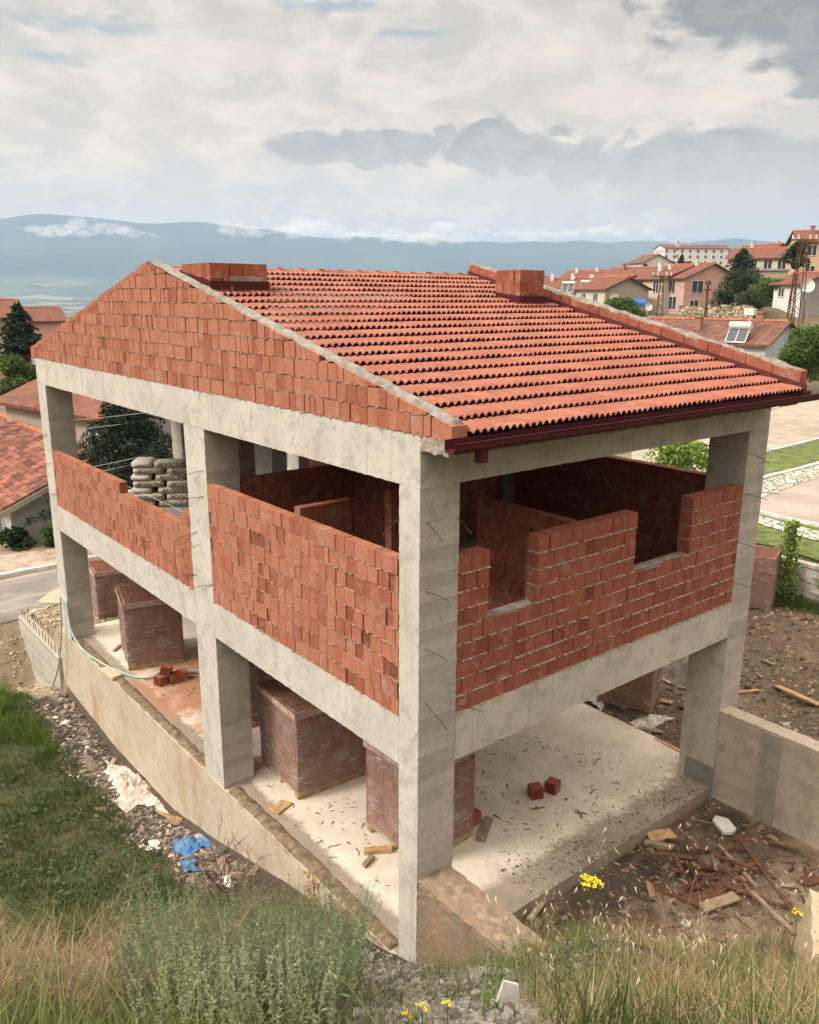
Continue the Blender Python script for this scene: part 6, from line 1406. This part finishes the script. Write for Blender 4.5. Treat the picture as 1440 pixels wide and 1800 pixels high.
T_(conifer, 42, 650, 62, 96, 84, 'big dark pine at the left edge beyond the roofs', 9000, 2.6, 31, LEAFP, low=.1, ragged=.5)
T_(conifer, 236, 905, 30, 215, 250, 'dark spreading cedar seen through the upper left opening', 34000, 3.0, 32, LEAFP, name='cedar_tree', low=.12, droop=.22, layers=20)
T_(tree, 45, 745, 48, 105, 80, 'green leafy tree under the pine behind the grey house', 8000, 2.2, 33, LEAF, trunk=.1)
T_(tree, 20, 672, 70, 40, 40, 'dark shrub at the left edge below the pine', 2500, 2.0, 34, LEAFD, trunk=.05)
T_(tree, 70, 735, 52, 46, 40, 'dark tangled shrub behind the far column', 2500, 2.2, 35, LEAFD, trunk=.05)
T_(tree, 28, 968, 31, 36, 60, 'low weedy bush along the foot of the grey house', 1600, 3.0, 36, LEAFD, trunk=.02)
T_(tree, 90, 968, 30.5, 44, 40, 'bright bush at the corner of the grey house beside the column', 1300, 3.0, 37, LEAF, trunk=.02)
GW = m_plain('wire_grey', (.42, .42, .40), .6, .1, 2)
for i, (a, b) in enumerate((((-60, 752), (420, 700)), ((-60, 772), (420, 712)), ((110, 830), (420, 752)), ((110, 842), (420, 760)), ((100, 880), (420, 785)))):
    wire([at(*a, 25+i*.4), at(*b, 33+i*.4)], 'thin grey overhead wire crossing the upper left opening', .15, .010, 'wires across the left opening', GW)
wire([onp(225, 855, 0, .05), onp(335, 905, 0, .05)], 'thin taut string running across the gap beside the cement bags', .0, .004, 'builders strings', GW)
# ------------------------------------------------------------------ ground plants
def sq(s, q): return -5.081+.6286*s+.7777*q, -6.125+.7777*s-.6286*q
def ribbons(B, H, Wd, lean, dirs, curl=.3, seg=3):
    """tapered blades: base points, heights, widths, lean amounts, lean directions"""
    n = len(B); r = np.random.RandomState(n % 1000+3); fa = r.uniform(0, 2*np.pi, n); S_ = np.stack([np.cos(fa), np.sin(fa), 0*fa], 1)*Wd[:, None]/2
    D = np.stack([np.cos(dirs), np.sin(dirs), 0*dirs], 1); V = []
    for k in range(seg+1):
        t = k/seg; off = D*(lean*H*(t*.35+t*t*.65))[:, None]; z = H*(t-curl*lean*t*t*.5)
        P = B+off; P[:, 2] += z; w = (1-t)**.7 if k < seg else .12
        V += [P-S_*w, P+S_*w]
    V = np.stack(V, 1).reshape(-1, 3); m = 2*(seg+1); i = np.arange(n)[:, None]*m
    F = np.concatenate([i+np.array([[2*k, 2*k+1, 2*k+3, 2*k+2]]) for k in range(seg)])
    return V, F
def grass(name, x, y, h, w, mat, label, lean=.5, seed=0, cat='grass', sink=.01, clumpy=0.0, seg=3):
    r = np.random.RandomState(seed); z = G(x, y)-sink; n = len(x)
    H = h*np.exp(r.normal(0, .35, n)); 
    if clumpy: H = H*np.clip(1+clumpy*fbm(x*2.2, y*2.2, 3, seed), .25, 2)
    V, F = ribbons(np.stack([x, y, z], 1), H, w*np.exp(r.normal(0, .25, n)), np.abs(r.normal(0, lean, n)), r.uniform(0, 2*np.pi, n), seg=seg)
    return tag(mesh_np(name, V, F, mat), label, cat, kind='stuff')
R7 = np.random.RandomState(77)
def keepout(x, y):     # not inside walls, columns or slab
    return ~((x > -.05)*(x < .5)*(y > -3.25)*(y < 13)) & ~((x > -.03)*(x < 6.7)*(y > -.02)*(y < 13.1)) & ~((x > 6.08)*(x < 6.44)*(y > -4.7)*(y < .1))
# left slope turf
n = 95000; x = R7.uniform(-8.5, -.75, n); y = R7.uniform(1.5, 15.4, n); f = fbm(x*.9, y*.9, 4, 21); k = (-x+f*.35 > .80+R7.normal(0, .08, n))*(bank_s(x, y) > 6)*(fbm(x*1.6, y*1.6, 3, 61) > R7.uniform(-.9, .15, n))
grass('turf', x[k], y[k], .085, .016, GRASS, 'short green grass and clover on the slope left of the house', .55, 1, clumpy=1.1, seg=2)
n = 12000; x = R7.uniform(-5, -1.0, n); y = R7.uniform(10.5, 15.2, n); k = fbm(x*1.1, y*1.1, 3, 8) > -.05
grass('tall_turf', x[k], y[k], .24, .016, m_leaf('grass_bright', (.07, .13, .02), (.17, .25, .05)), 'taller bright green grass at the far end of the left slope', .5, 2, clumpy=.8)
n = 7000; x = R7.uniform(-7, -1.1, n); y = R7.uniform(3, 14, n); k = fbm(x*1.4, y*1.4, 3, 90) > .16; P = np.stack([x[k], y[k], G(x[k], y[k])+R7.uniform(.02, .16, k.sum())], 1)
V, F = leaf_quads(P, .035, .8, seed=4); tag(mesh_np('clover', V, F, m_leaf('clover_leaf', (.05, .09, .03), (.13, .18, .07))), 'broad leaved weeds in patches on the left slope', 'weeds', kind='stuff')
# bank: mixed dry and green grass on the right
def bankpts(n, s0, s1, q0, q1, seed):
    r = np.random.RandomState(seed); s = r.uniform(s0, s1, n); q = r.uniform(q0, q1, n)*(.35+.13*s); x, y = sq(s, q); k = keepout(x, y); return x[k], y[k]
x, y = bankpts(26000, 2.6, 8.9, .85, 3.6, 5); k = fbm(x*1.5, y*1.5, 3, 31) > R7.uniform(-.6, .35, len(x)); grass('straw', x[k], y[k], .14, .007, GRASSD, 'dry straw coloured grass matted over the right part of the bank', .95, 5, clumpy=.7)
x, y = bankpts(17000, 2.6, 8.6, .9, 3.6, 6); k = fbm(x*1.2+3, y*1.2, 3, 32) > R7.uniform(-.35, .45, len(x)); grass('bank_grass', x[k], y[k], .18, .008, GRASSM, 'green grass growing through the straw on the right part of the bank', .45, 6, clumpy=.8)
x, y = bankpts(3200, 2.6, 5.2, .9, 3.4, 7); k = fbm(x*2, y*2, 3, 35) > .05; grass('bank_tufts', x[k], y[k], .24, .009, GRASS, 'taller green tufts near the bottom right', .4, 7, clumpy=.8)
x, y = bankpts(4200, 2.6, 8.2, -.7, .95, 8); k = fbm(x*2, y*2, 3, 36) > .12; grass('sparse_grass', x[k], y[k], .20, .006, GRASSM, 'sparse grass between the tumbled stones of the bank', .6, 8)
x, y = bankpts(30000, 2.6, 9.5, -3.9, -.55, 9); grass('under_grass', x, y, .20, .008, GRASSM, 'undergrowth at the foot of the weeds on the left of the bank', .6, 9, clumpy=.6)
# grey-green feathery weeds
def feathery(n, s0, s1, q0, q1, h, seed, mat, name, label, leaves=34, leaf=.020, tall=None, dens=-9):
    r = np.random.RandomState(seed); x, y = bankpts(n, s0, s1, q0, q1, seed); k = fbm(x*1.6, y*1.6, 3, seed) > dens; x, y = x[k], y[k]; n = len(x); z = G(x, y)-.02
    cl = fbm(x*1.1, y*1.1, 2, seed+3); H = h*np.clip(1+.45*cl+r.normal(0, .16, n), .35, 1.7); le = np.abs(r.normal(.10, .14, n)); di = r.uniform(0, 2*np.pi, n)
    V, F = ribbons(np.stack([x, y, z], 1), H, np.full(n, .006), le, di, seg=4)
    t = r.uniform(.22, 1.0, (n, leaves))**.8; D = np.stack([np.cos(di), np.sin(di)], 1)
    px = x[:, None]+D[:, :1]*(le*H)[:, None]*(t*.35+t*t*.65); py = y[:, None]+D[:, 1:]*(le*H)[:, None]*(t*.35+t*t*.65); pz = z[:, None]+H[:, None]*(t-.15*le[:, None]*t*t)
    a = r.uniform(0, 2*np.pi, t.shape); L = leaf*(1.25-.75*t)*np.exp(r.normal(0, .3, t.shape)); up = r.uniform(.25, 1.1, t.shape)
    dx, dy, dz = np.cos(a)*np.cos(up), np.sin(a)*np.cos(up), np.sin(up); B = np.stack([px, py, pz], -1).reshape(-1, 3); Dv = (np.stack([dx, dy, dz], -1)*L[..., None]*2).reshape(-1, 3)
    sd = np.cross(Dv, r.normal(0, 1, Dv.shape)); sd = sd/(np.linalg.norm(sd, axis=1)[:, None]+1e-9)*(np.linalg.norm(Dv, axis=1)*.16)[:, None]
    V2 = np.stack([B, B+Dv*.5-sd, B+Dv, B+Dv*.5+sd], 1).reshape(-1, 3); F2 = np.arange(len(V2)).reshape(-1, 4)
    return tag(mesh_np(name, np.concatenate([V, V2]), np.concatenate([F, F2+len(V)]), mat), label, 'weeds', kind='stuff')
feathery(1150, 3.3, 6.7, -1.85, -.36, .78, 21, MUG, 'feathery_weeds', 'grey green feathery weeds massed on the bank left of the gravel', 90, .0135)
feathery(260, 2.9, 4.4, -1.6, -.45, .50, 22, m_leaf('weed_pale', (.20, .25, .13), (.40, .45, .28)), 'pale_weeds', 'paler silvery weed tips at the very bottom of the view', 80, .011)
feathery(300, 3.6, 6.2, -3.4, -1.5, .42, 23, m_leaf('weed_dull', (.13, .15, .07), (.27, .27, .15)), 'dull_weeds', 'dull green weeds mixed among the dry stalks', 60, .011)
feathery(110, 4.0, 7.6, .5, 1.6, .30, 24, m_leaf('weed_fresh', (.10, .16, .05), (.24, .32, .11)), 'low_weeds', 'low fresh weeds between the gravel and the straw', 30, .02)
# dry stalks
def stalks(n, s0, s1, q0, q1, h, seed, mat, name, label, br=7):
    r = np.random.RandomState(seed); x, y = bankpts(n, s0, s1, q0, q1, seed); n = len(x); z = G(x, y)-.02; H = h*np.exp(r.normal(0, .28, n)); le = np.abs(r.normal(.22, .22, n)); di = r.uniform(0, 2*np.pi, n)
    V, F = ribbons(np.stack([x, y, z], 1), H, np.full(n, .006), le, di, seg=4); D = np.stack([np.cos(di), np.sin(di)], 1)
    t = r.uniform(.3, .98, (n, br)); B = np.stack([x[:, None]+D[:, :1]*(le*H)[:, None]*(t*.35+t*t*.65), y[:, None]+D[:, 1:]*(le*H)[:, None]*(t*.35+t*t*.65), z[:, None]+H[:, None]*(t-.15*le[:, None]*t*t)], -1).reshape(-1, 3)
    m = len(B); V2, F2 = ribbons(B, np.repeat(H, br)*r.uniform(.12, .34, m), np.full(m, .0042), r.uniform(.3, 1.3, m), r.uniform(0, 2*np.pi, m), seg=2)
    return tag(mesh_np(name, np.concatenate([V, V2]), np.concatenate([F, F2+len(V)]), mat), label, 'weeds', kind='stuff')
stalks(1300, 3.3, 6.4, -3.6, -1.05, .44, 31, STALK, 'dry_stalks', 'tangle of dry tan stalks at the bottom left of the bank', 9)
stalks(620, 4.4, 6.9, -2.4, -.45, .56, 32, STALKP, 'reddish_stalks', 'thin reddish dry stalks standing above the feathery weeds', 9)
stalks(140, 3.0, 6.5, .9, 3.3, .42, 33, STALK, 'straw_stalks', 'single dry stalks in the grass at the bottom right', 4)
# wild oats: arching stems with hanging pale seed husks
def oats():
    r = np.random.RandomState(5); x, y = bankpts(64, 2.5, 4.6, .75, 3.1, 44); n = len(x); z = G(x, y); H = r.uniform(.65, 1.25, n); le = r.uniform(.1, .45, n); di = r.uniform(0, 2*np.pi, n)
    V, F = ribbons(np.stack([x, y, z], 1), H, np.full(n, .0035), le, di, seg=5); D = np.stack([np.cos(di), np.sin(di)], 1); c = 5
    t = r.uniform(.72, 1.0, (n, c)); B = np.stack([x[:, None]+D[:, :1]*(le*H)[:, None]*(t*.35+t*t*.65), y[:, None]+D[:, 1:]*(le*H)[:, None]*(t*.35+t*t*.65), z[:, None]+H[:, None]*(t-.15*le[:, None]*t*t)], -1).reshape(-1, 3)
    B += r.normal(0, .03, B.shape); m = len(B); a = r.uniform(0, 2*np.pi, m); L = r.uniform(.016, .027, m); Dn = np.stack([np.cos(a)*.45, np.sin(a)*.45, -np.ones(m)], 1)*L[:, None]; sd = np.stack([-np.sin(a), np.cos(a), 0*a], 1)*.0042
    V2 = np.stack([B, B+Dn*.4-sd, B+Dn*1.2, B+Dn*.4+sd, B, B+Dn*.5+np.stack([np.cos(a), np.sin(a), 0*a], 1)*.004, B+Dn*1.35+np.stack([np.cos(a), np.sin(a), 0*a], 1)*.013, B+Dn*.4-sd], 1).reshape(-1, 3); F2 = np.arange(len(V2)).reshape(-1, 4)
    o = mesh_np('wild_oats', np.concatenate([V, V2]), np.concatenate([F, F2+len(V)]), [GRASSD, OAT], None, False, np.concatenate([np.zeros(len(F), int), np.ones(len(F2), int)])); tag(o, 'wild oat stems with pale hanging husks rising from the bank', 'wild oats', kind='stuff')
oats()
# yellow flowers
def flower(u, v, dist, stem, heads, spread, label, size=.010, seed=0):
    P = at(u, v, dist); zb = g1(P[0], P[1]); t = thing('yellow_wildflower', label, 'flower', (P[0], P[1], zb)); h = P[2]-zb; r = random.Random(seed)
    mb = MB(); mb.tube([(0, 0, -.03), (.01, 0, h*.5), (0, 0, h-.02)], .004, 5, r1=.002); hs = []
    for i in range(heads):
        a = i*2.4; q = spread*math.sqrt((i+.5)/heads); hs.append((q*math.cos(a), q*math.sin(a), h+r.uniform(-.006, .008)-q*.15)); mb.tube([(0, 0, h-.05-.5*spread), hs[-1]], .0018, 4)
    mb.build('stem', GRASSM, t)
    for c in hs:
        pts = [(c[0]+r.gauss(0, size*.55), c[1]+r.gauss(0, size*.55), c[2]+abs(r.gauss(0, size*.4))) for _ in range(16)]
        V, F = leaf_quads(np.array(pts), size*.55, .9, seed=r.randrange(999)); mesh_np('flower_head', V, F, YEL, t)
flower(1040, 1549, 3.6, .9, 12, .050, 'yellow flat topped wildflower standing alone in front of the wet yard', .011, 1)
flower(741, 1768, 3.55, .3, 3, .03, 'small yellow wildflower low on the bank below the gravel, upper one', .011, 2); flower(716, 1782, 3.5, .3, 3, .03, 'small yellow wildflower at the bottom edge, left one below the gravel', .012, 3)
flower(785, 1762, 3.6, .3, 3, .025, 'small yellow wildflower right of the other low ones beneath the gravel', .010, 4); flower(1402, 1606, 3.7, .5, 4, .025, 'faint yellow wildflower in the grass by the pale concrete block', .008, 5)
# dead twiggy shrub against the wall
P = gp(392, 1566); t = thing('dead_shrub', 'bare twiggy dead shrub against the foundation wall', 'shrub', P); r = random.Random(8); mb = MB()
def twig(p, d, L, rad_, lev):
    q = p+d*L; m = (p+q)/2+Vector((r.gauss(0, .04), r.gauss(0, .04), r.gauss(0, .03)))*L; mb.tube([p, m, q], rad_, 5, r1=rad_*.55)
    if lev:
        for i in range(3): twig(p+(q-p)*r.uniform(.45, 1), (d+Vector((r.gauss(0, .5), r.gauss(0, .5), r.uniform(-.1, .5)))).normalized(), L*r.uniform(.45, .75), rad_*.55, lev-1)
for i in range(8): a = i*.8; twig(Vector((r.gauss(0, .1), r.gauss(0, .1), 0)), Vector((math.cos(a)*.6, math.sin(a)*.6, 1)).normalized(), r.uniform(.35, .6), .009, 3)
mb.build('branches', m_plain('dead_twig', (.12, .075, .055), .9, .2, 9), t)
P = gp(560, 1580); t2 = thing('dry_seed_stalk', 'single dry orange brown seed stalk above the weeds by the slab edge', 'plant', at(553, 1640, 5.6)); mb = MB(); mb.tube([(0, 0, -.8), (.01, 0, .1), (0, 0, .55)], .004, 5); mb.build('stem', STALK, t2)
r9 = np.random.RandomState(3); Q = np.stack([r9.normal(0, .035, 160), r9.normal(0, .035, 160), r9.uniform(.25, .58, 160)], 1); V, F = leaf_quads(Q, .012, .2, seed=2); mesh_np('seed_head', V, F, m_leaf('seed_orange', (.28, .16, .06), (.45, .28, .12)), t2)
# small weeds on the lot
n = 2600; x = R7.uniform(7, 13.6, n); y = R7.uniform(-2, 7, n); k = fbm(x*.8, y*.8, 3, 71) > .18; P = np.stack([x[k], y[k], G(x[k], y[k])+R7.uniform(.01, .09, k.sum())], 1); V, F = leaf_quads(P, .030, .7, seed=6); tag(mesh_np('lot_weeds', V, F, LEAF), 'small green weeds in patches on the bare soil', 'weeds', kind='stuff')
n = 9000; y = R7.uniform(-2.4, 8, n); x = 13.72-np.abs(R7.normal(0, .38, n)); grass('wall_grass', x, y, .22, .012, GRASS, 'strip of green grass along the foot of the patterned garden wall', .5, 12, clumpy=.6)
n = 3200; x = R7.uniform(14, 19, n); y = R7.uniform(-2, 9, n); grass('verge_grass', x, y, .07, .02, GRASS, 'short grass along the verge above the garden wall', .6, 13, seg=2)
